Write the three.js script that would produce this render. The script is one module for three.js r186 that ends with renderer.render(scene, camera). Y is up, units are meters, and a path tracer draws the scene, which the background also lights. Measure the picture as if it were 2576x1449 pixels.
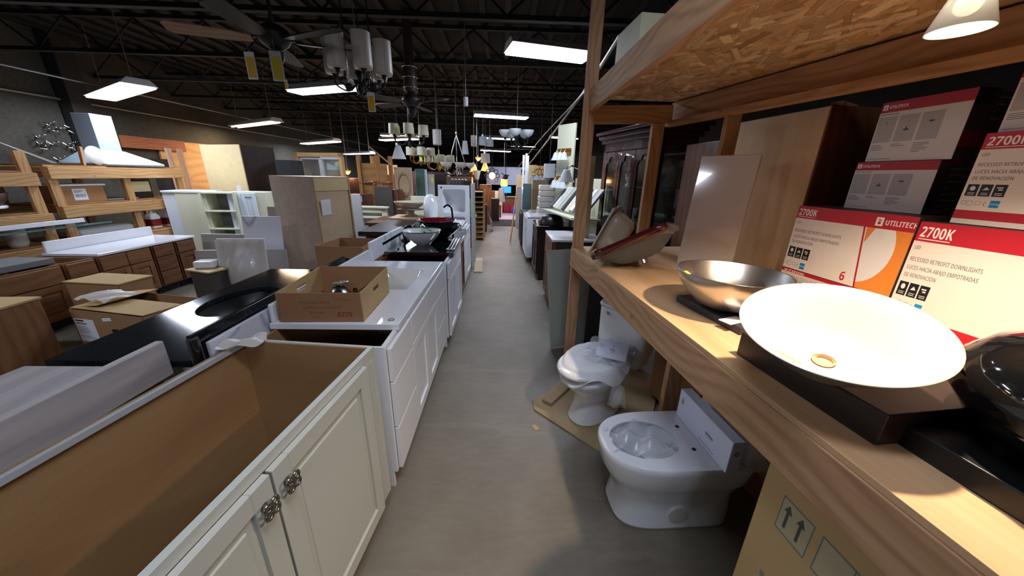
import * as THREE from 'three';
import { RoundedBoxGeometry } from 'three/addons/geometries/RoundedBoxGeometry.js';
import { mergeGeometries, mergeVertices } from 'three/addons/utils/BufferGeometryUtils.js';
import { RectAreaLightUniformsLib } from 'three/addons/lights/RectAreaLightUniformsLib.js';

// ---------------------------------------------------------------- camera, exposure
const scene = new THREE.Scene();
const EYE = 1.6, FOCAL = 850, CX = 1288, CY = 724.5;
const camera = new THREE.PerspectiveCamera(2 * Math.atan(724.5 / FOCAL) * 180 / Math.PI, 2576 / 1449, 0.05, 80);
camera.rotation.order = 'YXZ';
camera.rotation.set(-18.47 * Math.PI / 180, -1.882 * Math.PI / 180, 1.3 * Math.PI / 180);
camera.position.set(0, EYE, 0);
camera.updateMatrixWorld(true);
scene.add(camera);
const renderer = new THREE.WebGLRenderer({ antialias: true });
renderer.toneMapping = THREE.LinearToneMapping;
renderer.toneMappingExposure = 1.28;
renderer.shadowMap.enabled = true;
RectAreaLightUniformsLib.init();
scene.background = new THREE.Color(0x000000);
const TUBE_LIGHT = 46, LAMP_GLOW = 6, SPOT_POWER = 4.8;

// ---------------------------------------------------------------- helpers
const R = (d) => d * Math.PI / 180;
let seed = 12345;
function rnd(a = 0, b = 1) { seed = (seed * 1664525 + 1013904223) >>> 0; return a + (b - a) * (seed / 4294967296); }
const V = (x, y, z) => new THREE.Vector3(x, y, z);
function ray(px, py) { return V((px - CX) / FOCAL, -(py - CY) / FOCAL, -1).applyQuaternion(camera.quaternion); }
function atY(px, py, y) { const d = ray(px, py); return d.multiplyScalar((y - EYE) / d.y).add(V(0, EYE, 0)); }
function atZ(px, py, z) { const d = ray(px, py); return d.multiplyScalar(z / d.z).add(V(0, EYE, 0)); }
function atX(px, py, x) { const d = ray(px, py); return d.multiplyScalar(x / d.x).add(V(0, EYE, 0)); }
function onPlane(px, py, p, n) { const d = ray(px, py), o = V(0, EYE, 0); return d.clone().multiplyScalar(p.clone().sub(o).dot(n) / d.dot(n)).add(o); }

const used = new Map();
function numbered(n) { const k = used.get(n) || 0; used.set(n, k + 1); return k ? `${n}_${String(k).padStart(3, '0')}` : n; }
function thing(name, label, category, pos = [0, 0, 0], turn = 0, group) {
  const o = new THREE.Group(); o.name = numbered(name); scene.add(o);
  o.position.set(...pos); o.rotation.y = turn;
  o.userData = { label, category }; if (group) o.userData.group = group;
  return o;
}
function part(parent, name, geo, mat, pos, rot, label) {
  const m = new THREE.Mesh(geo, mat); m.name = name;
  if (pos) m.position.set(...pos); if (rot) m.rotation.set(...rot);
  m.castShadow = m.receiveShadow = true; if (label) m.userData.label = label;
  parent.add(m); return m;
}
function single(name, label, category, geo, mat, pos, rot, group) {
  const m = part(scene, numbered(name), geo, mat, pos, rot);
  m.userData = { label, category }; if (group) m.userData.group = group; return m;
}
function struct(name, geo, mat, pos, rot) { const m = part(scene, name, geo, mat, pos, rot); m.userData.kind = 'structure'; return m; }
function dup(src, label, group) {
  const c = src.clone(); c.name = numbered(src.name.replace(/_\d{3}$/, '')); scene.add(c);
  c.userData = { ...src.userData }; if (label) c.userData.label = label; if (group) c.userData.group = group; return c;
}
// uv in metres by the way the face points; grain (u) runs along axis g
function uvm(geo, g = 'x') {
  const p = geo.attributes.position, n = geo.attributes.normal, uv = new Float32Array(p.count * 2), ax = { x: 0, y: 1, z: 2 }[g];
  const off = rnd(0, 7);
  for (let i = 0; i < p.count; i++) {
    const P = [p.getX(i), p.getY(i), p.getZ(i)], N = [Math.abs(n.getX(i)), Math.abs(n.getY(i)), Math.abs(n.getZ(i))];
    const k = N[0] > N[1] && N[0] > N[2] ? 0 : N[1] > N[2] ? 1 : 2;
    let a = [0, 1, 2].filter(q => q !== k);
    if (a[1] === ax) a = [a[1], a[0]];
    uv[2 * i] = P[a[0]] + off; uv[2 * i + 1] = P[a[1]] + off * 0.37;
  }
  geo.setAttribute('uv', new THREE.BufferAttribute(uv, 2)); return geo;
}
const longest = (w, h, d) => (w >= h && w >= d ? 'x' : h >= d ? 'y' : 'z');
function bx(w, h, d, r = 0.003, g) { r = Math.min(r, w * .45, h * .45, d * .45); return uvm(r > 0.0008 ? new RoundedBoxGeometry(w, h, d, 1, r) : new THREE.BoxGeometry(w, h, d), g || longest(w, h, d)); }
function tr(geo, x = 0, y = 0, z = 0, rx = 0, ry = 0, rz = 0) { const m = new THREE.Matrix4().makeRotationFromEuler(new THREE.Euler(rx, ry, rz)); m.setPosition(x, y, z); return geo.applyMatrix4(m); }
function flat(gs) { return mergeGeometries(gs.map(g => { g = g.index ? g.toNonIndexed() : g; for (const k of Object.keys(g.attributes)) if (!['position', 'normal', 'uv'].includes(k)) g.deleteAttribute(k); return g; })); }
function bar(a, b, r, seg = 8) { // round bar from a to b
  const A = V(...a), B = V(...b), L = A.distanceTo(B), g = new THREE.CylinderGeometry(r, r, L, seg);
  g.applyQuaternion(new THREE.Quaternion().setFromUnitVectors(V(0, 1, 0), B.clone().sub(A).normalize())); g.translate((A.x + B.x) / 2, (A.y + B.y) / 2, (A.z + B.z) / 2); return g;
}
function beam(a, b, w, h) { // square bar from a to b
  const A = V(...a), B = V(...b), L = A.distanceTo(B), g = bx(w, h, L, .002, 'z');
  const m = new THREE.Matrix4().lookAt(B, A, V(0, 1, 0)); g.applyMatrix4(m); g.translate((A.x + B.x) / 2, (A.y + B.y) / 2, (A.z + B.z) / 2); return g;
}
function tube(pts, r, seg = 20, rad = 8) { return new THREE.TubeGeometry(new THREE.CatmullRomCurve3(pts.map(p => V(...p))), seg, r, rad); }
function lathe(pts, seg = 40) { return new THREE.LatheGeometry(pts.map(p => new THREE.Vector2(p[0], p[1])), seg); }
function cyl(r1, r2, h, seg = 24, open = false) { return new THREE.CylinderGeometry(r1, r2, h, seg, 1, open); }
function extrude(pts, depth, bevel = 0) { const s = new THREE.Shape(pts.map(p => new THREE.Vector2(p[0], p[1]))); return new THREE.ExtrudeGeometry(s, { depth, bevelEnabled: bevel > 0, bevelSize: bevel, bevelThickness: bevel, bevelSegments: 2 }); }
// closed body through horizontal super-ellipse rings: [y, cx, cz, rx, rz, exponent]
function loft(rings, seg = 48, capTop = true, capBottom = true) {
  const pos = [], idx = [];
  for (const [y, cx, cz, rx, rz, e = 2, rf = rz, er = e] of rings) for (let i = 0; i < seg; i++) {
    const t = i / seg * Math.PI * 2, c = Math.cos(t), s = Math.sin(t), k = 2 / (s > 0 ? e : er), zz = s > 0 ? rf : rz;
    pos.push(cx + rx * Math.sign(c) * Math.abs(c) ** k, y, cz + zz * Math.sign(s) * Math.abs(s) ** k);
  }
  const n = rings.length;
  for (let j = 0; j < n - 1; j++) for (let i = 0; i < seg; i++) { const a = j * seg + i, b = j * seg + (i + 1) % seg; idx.push(a, a + seg, b, b, a + seg, b + seg); }
  const cap = (j, up) => { const c = pos.length / 3; pos.push(rings[j][1], rings[j][0], rings[j][2]); for (let i = 0; i < seg; i++) { const a = j * seg + i, b = j * seg + (i + 1) % seg; up ? idx.push(a, c, b) : idx.push(a, b, c); } };
  if (capTop) cap(n - 1, true); if (capBottom) cap(0, false);
  const g = new THREE.BufferGeometry(); g.setAttribute('position', new THREE.Float32BufferAttribute(pos, 3)); g.setIndex(idx); g.computeVertexNormals();
  g.setAttribute('uv', new THREE.Float32BufferAttribute(new Float32Array(pos.length / 3 * 2), 2)); return g;
}
// crumpled sheet: w x d grid with height function
function sheet(w, d, nx, nz, f) { const g = new THREE.PlaneGeometry(w, d, nx, nz); g.rotateX(-Math.PI / 2); const p = g.attributes.position; for (let i = 0; i < p.count; i++) { const r = f(p.getX(i), p.getZ(i)); p.setXYZ(i, r[0], r[1], r[2]); } g.computeVertexNormals(); return g; }

// ---------------------------------------------------------------- textures and materials
function hash(x, y, s) { let h = (Math.imul(x, 374761393) + Math.imul(y, 668265263) + Math.imul(s, 1274126177)) | 0; h = Math.imul(h ^ (h >>> 13), 1274126177); return ((h ^ (h >>> 16)) >>> 0) / 4294967296; }
function noise(x, y, px, py, s) { // tileable value noise with periods px, py
  const x0 = Math.floor(x), y0 = Math.floor(y), fx = x - x0, fy = y - y0, u = fx * fx * (3 - 2 * fx), v = fy * fy * (3 - 2 * fy);
  const m = (a, p) => ((a % p) + p) % p, h = (i, j) => hash(m(x0 + i, px), m(y0 + j, py), s);
  return (h(0, 0) * (1 - u) + h(1, 0) * u) * (1 - v) + (h(0, 1) * (1 - u) + h(1, 1) * u) * v;
}
function dataTex(n, metres, fn, srgb = true) {
  const a = new Uint8Array(n * n * 4);
  for (let y = 0; y < n; y++) for (let x = 0; x < n; x++) { const c = fn(x / n, y / n), k = (y * n + x) * 4; a[k] = c[0]; a[k + 1] = c[1]; a[k + 2] = c[2]; a[k + 3] = 255; }
  const t = new THREE.DataTexture(a, n, n); t.wrapS = t.wrapT = THREE.RepeatWrapping; t.magFilter = THREE.LinearFilter; t.minFilter = THREE.LinearFilter;
  if (srgb) t.colorSpace = THREE.SRGBColorSpace; t.repeat.set(1 / metres, 1 / metres); t.needsUpdate = true; return t;
}
const hex = (h) => [(h >> 16) & 255, (h >> 8) & 255, h & 255];
const mix = (a, b, t) => a.map((v, i) => v + (b[i] - v) * t);
function woodTex(light, dark, knots = 3, sd = 1, metres = 1.2, rings = 26) {
  const L = hex(light), D = hex(dark), ks = []; for (let i = 0; i < knots; i++) ks.push([hash(i, 1, sd), hash(i, 2, sd), .008 + .01 * hash(i, 3, sd)]);
  return dataTex(384, metres, (u, v) => {
    const w = noise(u * 3, v * 5, 3, 5, sd) * .12 + noise(u * 6, v * 40, 6, 40, sd + 1) * .02;
    let g = .5 + .5 * Math.sin((v + w) * rings * Math.PI * 2); g = g ** 1.6 * .55 + noise(u * 10, v * 160, 10, 160, sd + 2) * .35 + noise(u * 4, v * 9, 4, 9, sd + 3) * .3;
    for (const [kx, ky, kr] of ks) { const dx = Math.min(Math.abs(u - kx), 1 - Math.abs(u - kx)), dy = Math.min(Math.abs(v - ky), 1 - Math.abs(v - ky)), d = Math.hypot(dx, dy * 1.3); if (d < kr) g += .95; else if (d < kr * 2.4) g += .4 * (1 - (d - kr) / (kr * 1.4)); }
    return mix(L, D, Math.min(1.2, g * .75));
  });
}
function speckTex(base, spot, amount, n = 256, metres = .6, sd = 5, coarse = 12) {
  const B = hex(base), S = hex(spot);
  return dataTex(n, metres, (u, v) => mix(B, S, amount * (.5 * noise(u * n / 3, v * n / 3, Math.floor(n / 3), Math.floor(n / 3), sd) + .5 * noise(u * coarse, v * coarse, coarse, coarse, sd + 1) + .25 * (hash(Math.floor(u * n), Math.floor(v * n), sd + 2) - .5))));
}
function osbTex() {
  const cols = [0xd8b488, 0xc49d6c, 0xe4c89c, 0xb38a5a, 0xcfab7c].map(hex), n = 512, a = new Float32Array(n * n * 3).fill(0), q = hex(0xc49d6c);
  for (let i = 0; i < n * n; i++) { a[i * 3] = q[0]; a[i * 3 + 1] = q[1]; a[i * 3 + 2] = q[2]; }
  for (let k = 0; k < 1500; k++) {
    const x = hash(k, 1, 9) * n, y = hash(k, 2, 9) * n, t = (hash(k, 3, 9) - .5) * 2.2, l = 16 + 42 * hash(k, 4, 9), w = 4 + 9 * hash(k, 5, 9), c = cols[Math.floor(hash(k, 6, 9) * 5)], cs = Math.cos(t), sn = Math.sin(t), br = .88 + .2 * hash(k, 7, 9);
    for (let i = -l; i < l; i++) for (let j = -w; j < w; j++) { const X = ((Math.round(x + i * cs - j * sn) % n) + n) % n, Y = ((Math.round(y + i * sn + j * cs) % n) + n) % n, o = (Y * n + X) * 3, e = Math.abs(j) > w - 1.3 ? .86 : 1; for (let m = 0; m < 3; m++) a[o + m] = Math.min(255, c[m] * br * e); }
  }
  return dataTex(n, 1.1, (u, v) => { const o = (Math.floor(v * n) * n + Math.floor(u * n)) * 3, s = .94 + .12 * hash(Math.floor(u * n), Math.floor(v * n), 3); return [Math.min(255, a[o] * s), Math.min(255, a[o + 1] * s), Math.min(255, a[o + 2] * s)]; });
}
const std = (o) => new THREE.MeshStandardMaterial(o), phys = (o) => new THREE.MeshPhysicalMaterial(o);
const plain = (color, roughness = .6, metalness = 0) => std({ color, roughness, metalness });
const fineBump = dataTex(256, .25, (u, v) => { const k = 255 * (.6 * noise(u * 90, v * 90, 90, 90, 31) + .4 * noise(u * 30, v * 30, 30, 30, 32)); return [k, k, k]; }, false);
const M = {
  pineWarm: std({ map: woodTex(0xc69c74, 0x946a46, 3, 11), roughness: .72 }),
  pineLeft: std({ map: woodTex(0xcca26c, 0x986c40, 4, 21), roughness: .75 }),
  plywood: std({ map: woodTex(0xdcb68c, 0xbd9468, 0, 31, 1.6, 7), roughness: .55 }),
  plyEdge: std({ map: woodTex(0xb08048, 0x6a4524, 0, 33, .3, 10), roughness: .8 }),
  osb: std({ map: osbTex(), roughness: .8 }),
  particle: std({ map: speckTex(0xb7a08c, 0x8f7a66, .55), roughness: .85 }),
  particleEdge: std({ map: speckTex(0xc2a678, 0x8a6a40, .8, 256, .25, 8), roughness: .95 }),
  tanPanel: std({ map: speckTex(0xc9b487, 0xb09a6c, .5, 256, .8, 15), roughness: .7 }),
  tanBack: std({ map: speckTex(0xcbb393, 0xb1987a, .4, 256, .8, 17), roughness: .8 }),
  maplePanel: std({ map: woodTex(0xd9b688, 0xc39c6c, 0, 41, 2.2, 9), roughness: .6 }),
  creamPaint: std({ color: 0xc3c5bb, roughness: .45 }),
  whitePaint: std({ color: 0xe4e6ea, roughness: .42 }),
  creamWall: std({ color: 0xd6d6bc, roughness: .6 }),
  blueWhite: std({ color: 0xdde6ee, roughness: .5 }),
  tanInside: std({ map: woodTex(0xa98459, 0x94714a, 0, 51, 1.8, 4), roughness: .6, bumpMap: fineBump, bumpScale: .0006 }),
  rawWood: std({ map: woodTex(0xc2a184, 0x9c7a5e, 0, 53, .8, 12), roughness: .85 }),
  marble: phys({ color: 0xe9eaee, roughness: .18, clearcoat: .5, clearcoatRoughness: .1 }),
  marbleVein: phys({ map: dataTex(256, 1, (u, v) => { const t = Math.abs(Math.sin((u * 2 + v + noise(u * 4, v * 4, 4, 4, 61) * 1.6) * Math.PI)); return mix(hex(0x9aa0ae), hex(0xe2e5ee), Math.min(1, .25 + t * 2.2)); }), roughness: .35 }),
  porcelain: phys({ color: 0xeceef3, roughness: .12, clearcoat: .8, clearcoatRoughness: .05 }),
  ivory: phys({ color: 0xcdcabd, roughness: .1, clearcoat: .8, clearcoatRoughness: .05 }),
  bone: phys({ color: 0xb8aa92, roughness: .3, clearcoat: .4, clearcoatRoughness: .2 }),
  granite: phys({ map: speckTex(0x17191b, 0x3c4044, .5, 256, .3, 71, 30), roughness: .09, specularIntensity: .45 }),
  blackGloss: phys({ color: 0x111214, roughness: .08, clearcoat: 1, clearcoatRoughness: .03 }),
  blackMatte: plain(0x141416, .7), darkMetal: plain(0x2a2a2c, .5, .6), nickel: plain(0x9c968e, .28, 1), chrome: plain(0xd6d8dc, .12, 1), brass: plain(0xb58a45, .3, 1), steel: plain(0xd2cec8, .3, 1),
  greyWood: std({ map: woodTex(0xc3bcb8, 0x9a9292, 3, 81, 1.4, 10), roughness: .5 }),
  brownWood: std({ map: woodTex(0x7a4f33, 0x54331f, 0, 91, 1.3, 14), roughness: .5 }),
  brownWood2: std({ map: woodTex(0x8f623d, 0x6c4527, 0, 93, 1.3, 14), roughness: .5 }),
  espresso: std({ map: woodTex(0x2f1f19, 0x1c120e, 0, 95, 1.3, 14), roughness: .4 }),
  cherry: phys({ map: woodTex(0x40161a, 0x260c0e, 0, 97, 1.3, 12), roughness: .22, clearcoat: .6 }),
  darkGrey: plain(0x4a4540, .6), slate: plain(0x33373b, .5), midGrey: plain(0x77797a, .6), paleGrey: plain(0xb4b6b6, .6),
  carton: std({ map: speckTex(0xa97f58, 0x8f6743, .5, 256, .5, 101, 6), roughness: .9 }),
  cartonPale: std({ map: speckTex(0xc5a676, 0xad8c5c, .5, 256, .5, 103, 6), roughness: .9 }),
  cartonFloor: std({ map: speckTex(0xb29c78, 0x8d7653, .7, 256, .7, 105, 5), roughness: .95 }),
  paper: plain(0xecebf0, .8), paperBlue: plain(0xd9e2f5, .7), yellowTag: plain(0xd9a414, .6), limeTag: plain(0xe2ee3a, .7),
  glassPane: phys({ color: 0xf6f8f7, roughness: .05, transmission: 1, thickness: 0, ior: 1.5 }),
  glassShade: phys({ color: 0xf2f2ee, roughness: .5, transmission: .45, thickness: 0 }),
  frosted: phys({ color: 0xe9eff2, roughness: .6, transmission: .35, thickness: 0 }),
  tealGlass: phys({ color: 0x7fb0ac, roughness: .08, transmission: .55, thickness: 0 }),
  wrap: phys({ color: 0xf2f4f6, roughness: .28, transmission: .72, thickness: 0 }),
  wrapThick: phys({ color: 0xe6e1da, roughness: .4, transmission: .35, thickness: 0 }),
  foam: phys({ color: 0xf4f6f8, roughness: .7, transmission: .2, thickness: 0 }),
  redGlass: phys({ color: 0x5a0d14, roughness: .08, clearcoat: 1 }), maroonGlass: phys({ color: 0x4a1416, roughness: .1, clearcoat: 1, clearcoatRoughness: .05 }),
  fanBlade: plain(0x3a2620, .55), fanDark: plain(0x1a1816, .5), shadeCream: phys({ color: 0xe6e2c8, roughness: .9, transmission: .25, thickness: 0 }),
  ceilBlack: plain(0x070808, .9), joist: plain(0x090a0a, .8), conduit: plain(0x8a8a86, .5, .4),
  wallGrey: std({ map: speckTex(0x4a483f, 0x312f29, .8, 256, 2.5, 111, 5), roughness: .95 }), wallDark: std({ map: speckTex(0x2e2622, 0x1c1714, .7, 256, 2.5, 113, 5), roughness: .95 }),
  farWall: plain(0xcfcde0, .8), orangeWood: std({ map: woodTex(0x9c5c38, 0x743c1e, 1, 121), roughness: .7 }), plyWall: std({ map: woodTex(0xc49c66, 0x9c7446, 4, 123, 1.4, 8), roughness: .7 }),
  red: plain(0xb11226, .5), green: plain(0x3faa3a, .5), copper: plain(0x7a5230, .4, .8), bronzePan: plain(0x33302e, .35, .7),
};
const FLOOR = (() => {
  const A = hex(0x7c7668), B = hex(0x5f5648), C = hex(0x8f8878);
  return std({ map: dataTex(512, 3, (u, v) => { const a = noise(u * 6, v * 6, 6, 6, 201), b = noise(u * 22, v * 22, 22, 22, 202), c = noise(u * 170, v * 60, 170, 60, 203), sc = noise(u * 40, v * 6, 40, 6, 204); let k = mix(A, B, Math.min(1, .55 * a + .35 * b)); k = mix(k, C, .25 * c + (sc > .86 ? .18 : 0)); return k; }), roughness: .5, bumpMap: fineBump, bumpScale: .0008 });
})();
function canvasTex(w, h, draw) { const c = document.createElement('canvas'); c.width = w; c.height = h; draw(c.getContext('2d'), w, h); const t = new THREE.CanvasTexture(c); t.colorSpace = THREE.SRGBColorSpace; return t; }
function print(w, h, draw, roughness = .5) { return std({ map: canvasTex(w, h, draw), roughness }); }

// ---------------------------------------------------------------- the setting
const XL = -7.3, XR = 4.6, ZF = -26, ZB = 5, HC = 3.6;
struct('floor', uvm(new THREE.BoxGeometry(XR - XL + .4, .2, ZB - ZF + .4), 'z'), FLOOR, [(XL + XR) / 2, -.1, (ZB + ZF) / 2]);
struct('ceiling', new THREE.BoxGeometry(XR - XL + .4, .2, ZB - ZF + .4), M.ceilBlack, [(XL + XR) / 2, HC + .1, (ZB + ZF) / 2]);
struct('wall_left', uvm(new THREE.BoxGeometry(.2, HC, ZB - ZF), 'z'), M.wallGrey, [XL - .1, HC / 2, (ZB + ZF) / 2]);
struct('wall_right', uvm(new THREE.BoxGeometry(.2, HC, ZB - ZF), 'z'), M.wallDark, [XR + .1, HC / 2, (ZB + ZF) / 2]);
struct('wall_far', new THREE.BoxGeometry(XR - XL + .4, HC, .2), M.wallDark, [(XL + XR) / 2, HC / 2, ZF - .1]);
struct('wall_near', uvm(new THREE.BoxGeometry(XR - XL + .4, HC, .2), 'x'), M.wallDark, [(XL + XR) / 2, HC / 2, ZB + .1]);
// roof deck ribs
{
  const rib = new THREE.BoxGeometry(.07, .05, ZB - ZF - .1);
  for (let i = 0; i < 36; i++) part(scene.getObjectByName('ceiling'), 'deck_rib', rib, M.joist, [XL + .3 + i * .32 - (XL + XR) / 2, -.125, 0]);
}
// open-web roof joists across the aisle
{
  const len = XR - XL, web = [];
  const mk = (z) => {
    const t = thing('roof_joist', 'black open-web steel roof joist with zigzag bars under the dark ceiling', 'joist', [(XL + XR) / 2, HC - .52, z], 0, 'open-web roof joists');
    part(t, 'bottom_chord', bx(len, .045, .07, 0), M.joist, [0, .02, 0]);
    part(t, 'top_chord', bx(len, .045, .07, 0), M.joist, [0, .44, 0]);
    for (let i = 0; i < 26; i++) { const x0 = -len / 2 + i * len / 26, x1 = x0 + len / 26; part(t, 'web_bar', web[i] ||= bar([x0, i % 2 ? .42 : .04, 0], [x1, i % 2 ? .04 : .42, 0], .013, 5), M.joist); }
    return t;
  };
  for (let k = 0; k < 15; k++) mk(-2.6 - k * 1.5);
}
// pipes and cables under the roof
{
  const run = (name, label, cat, a, b, r, m) => single(name, label, cat, bar(a, b, r), m);
  run('conduit_pipe', 'thin pale conduit running along the roof above the left shelves', 'pipe', [-6.3, 2.78, 2], [-6.3, 2.78, -20], .014, M.conduit);
  run('conduit_pipe', 'thin grey conduit along the top of the left concrete wall', 'pipe', [XL + .06, 2.62, 2], [XL + .06, 2.62, -20], .018, M.conduit);
  const c1 = [atZ(1560, 90, -3.4), atZ(1480, 215, -5), atZ(1385, 345, -8), atZ(1310, 440, -13)];
  single('overhead_cable', 'thick grey cable slanting down from the roof towards the far end', 'cable', tube(c1.map(p => [p.x, Math.min(p.y, 3.5), p.z]), .02, 40, 6), M.conduit);
  const c2 = [atZ(1500, 200, -4), atZ(1430, 275, -5.6), atZ(1360, 350, -8), atZ(1300, 425, -12)];
  single('overhead_cable', 'thin grey cable beside the thick slanting roof cable', 'cable', tube(c2.map(p => [p.x, p.y, p.z]), .011, 40, 6), M.conduit);
}
// wall features on the left
{
  const t = thing('wall_duct', 'dark square wall duct with an elbow running down the left concrete wall', 'duct', [XL + .12, 0, 0]);
  const a = atX(165, 265, XL + .12), b = atX(232, 405, XL + .12);
  part(t, 'shaft', bx(.2, HC - b.y, .3, .01), plain(0x24221f, .8), [0, (HC + b.y) / 2, (a.z + b.z) / 2 - .1]);
  part(t, 'elbow', tr(cyl(.13, .13, .5, 18), 0, 0, 0, R(90), 0, 0), plain(0x24221f, .8), [.12, b.y + .05, (a.z + b.z) / 2 - .45]);
  const p = atX(430, 380, -6.9), q = atX(345, 362, -6.9), q2 = atX(500, 372, -6.9);
  single('wall_beam', 'orange stained timber beam fixed high along the left wall', 'beam', bx(.1, .22, q.z - q2.z, .004), M.orangeWood, [XL + .06, (q.y + q2.y) / 2 + .03, (q.z + q2.z) / 2]);
  const w0 = atX(470, 385, -7), w1 = atX(540, 480, -7);
  single('plywood_panel', 'yellow plywood sheet fixed to the left wall beside the tall tan cabinet', 'panel', bx(.04, 1.9, 1.9, .003, 'z'), M.plyWall, [XL + .03, .95 + .25, (w0.z + w1.z) / 2 - .35]);
}

// ---------------------------------------------------------------- fluorescent fixtures
const TUBE = std({ color: 0xffffff, emissive: 0xeef3ff, emissiveIntensity: LAMP_GLOW, roughness: .4 });
const TUBE_WARM = std({ color: 0xffffff, emissive: 0xffe4c4, emissiveIntensity: LAMP_GLOW * .8, roughness: .4 });
function fixture(A, B, label, warm = false, open = false, wide = .3, power = 1) {
  const L = Math.max(.9, Math.hypot(A.x - B.x, A.z - B.z)), turn = Math.atan2(-(B.z - A.z), B.x - A.x), y = A.y;
  const t = thing('fluorescent_light', label, 'ceiling light', [(A.x + B.x) / 2, y, (A.z + B.z) / 2], turn, 'fluorescent ceiling lights');
  part(t, 'housing', extrude([[-wide / 2, 0], [wide / 2, 0], [wide * .3, .075], [-wide * .3, .075]], L, .003).rotateY(Math.PI / 2).translate(-L / 2, .012, 0), M.whitePaint);
  if (open) for (const s of [-1, 1]) part(t, 'tube', tr(cyl(.017, .017, L - .06, 12), 0, .0, s * wide * .22, 0, 0, R(90)), warm ? TUBE_WARM : TUBE);
  else part(t, 'diffuser', bx(L - .02, .03, wide - .03, .012), warm ? TUBE_WARM : TUBE, [0, 0, 0]);
  for (const s of [-1, 1]) { part(t, 'hanger', bar([s * L * .38, .08, 0], [s * L * .38, HC - y - .02, 0], .006, 5), M.conduit); part(t, 'latch', bx(.03, .02, wide, .004), M.chrome, [s * L * .42, .03, 0]); }
  const l = new THREE.RectAreaLight(warm ? 0xffdcb4 : 0xdfe9ff, TUBE_LIGHT * power * .24 / Math.max(.24, wide - .06), L, wide - .06); l.position.set(0, -.03, 0); l.rotation.x = -Math.PI / 2; l.name = 'tube_light'; t.add(l);
  return t;
}
const LAMPS = [
  [[1278, 122], [1484, 147], 3.0, 'bright white fluorescent light above the aisle beside the wooden shelf post', false, false, .42],
  [[254, 248], [352, 216], 2.62, 'bright fluorescent light hanging near the left wall above the range hood', false, false, .36],
  [[740, 233], [893, 221], 2.72, 'bright fluorescent light under the ceiling fan with yellow tags'],
  [[590, 320], [697, 307], 2.6, 'dim warm two-tube light above the tall tan cabinet', true, true],
  [[765, 362], [848, 356], 2.45, 'fluorescent light above the wooden framed sliding window'],
  [[960, 353], [1047, 350], 2.6, 'fluorescent light behind the cluster of cream shaded chandeliers'],
  [[1193, 290], [1327, 298], 2.85, 'fluorescent light above the white tulip glass chandelier'],
  [[1212, 347], [1295, 351], 2.85, 'fluorescent light far down the aisle below the tulip chandelier'],
  [[870, 388], [937, 386], 2.3, 'fluorescent light behind the tall wooden crate rack'],
  [[1386, 345], [1450, 350], 2.85, 'fluorescent light behind the pale lamp display board'],
  [[1210, 378], [1283, 382], 2.7, 'farthest fluorescent light above the end of the aisle'],
];
for (const [a, b, y, label, warm, open, wide] of LAMPS) fixture(atY(a[0], a[1], y), atY(b[0], b[1], y), label, warm, open, wide);
fixture(V(-.3, 3.0, -.4), V(.9, 3.0, -.4), 'fluorescent light directly overhead where the photographer stands', false, false, .3, .5);
fixture(V(-5, 2.9, -1.2), V(-3.7, 2.9, -1.2), 'fluorescent light over the stacked cartons on the left', false, false, .3, .6);
fixture(V(-.3, 3.0, 3.2), V(.9, 3.0, 3.2), 'fluorescent light over the aisle behind the photographer', false, false, .3, .7);
fixture(V(.4, 3.2, -21.5), V(1.9, 3.2, -21.5), 'fluorescent light in front of the white far display wall', false, false, .3, 1.6);
fixture(V(-4.6, 2.9, -14), V(-3.2, 2.9, -14), 'fluorescent light over the dark cupboards behind the storm door');

// ---------------------------------------------------------------- cabinet builder (front faces local +z, width along x, origin at base centre)
function shakerGeo(w, h, raised = false) { // frame-and-panel front, back at z = 0
  const f = Math.min(.06, w * .25, h * .3), g = [];
  g.push(bx(f, h, .02, .002).translate(-w / 2 + f / 2, 0, .01), bx(f, h, .02, .002).translate(w / 2 - f / 2, 0, .01), bx(w - 2 * f, f, .02, .002).translate(0, h / 2 - f / 2, .01), bx(w - 2 * f, f, .02, .002).translate(0, -h / 2 + f / 2, .01));
  g.push(bx(w - 2 * f + .004, h - 2 * f + .004, .008, 0).translate(0, 0, .004));
  if (raised) { g.push(bx(w - 2 * f - .05, h - 2 * f - .05, .015, .006).translate(0, 0, .0085)); g.push(bx(w - 2 * f - .012, h - 2 * f - .012, .005, .002).translate(0, 0, .0085)); }
  return flat(g);
}
function knobGeo() { const g = [lathe([[0, 0], [.012, 0], [.007, .006], [.006, .014], [.012, .018], [.013, .022], [0, .026]], 16).rotateX(Math.PI / 2)]; for (let i = 0; i < 4; i++) { const a = i * Math.PI / 2 + .78; g.push(tr(new THREE.TorusGeometry(.011, .004, 6, 14), Math.cos(a) * .016, Math.sin(a) * .016, .021)); } return flat(g); }
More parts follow.
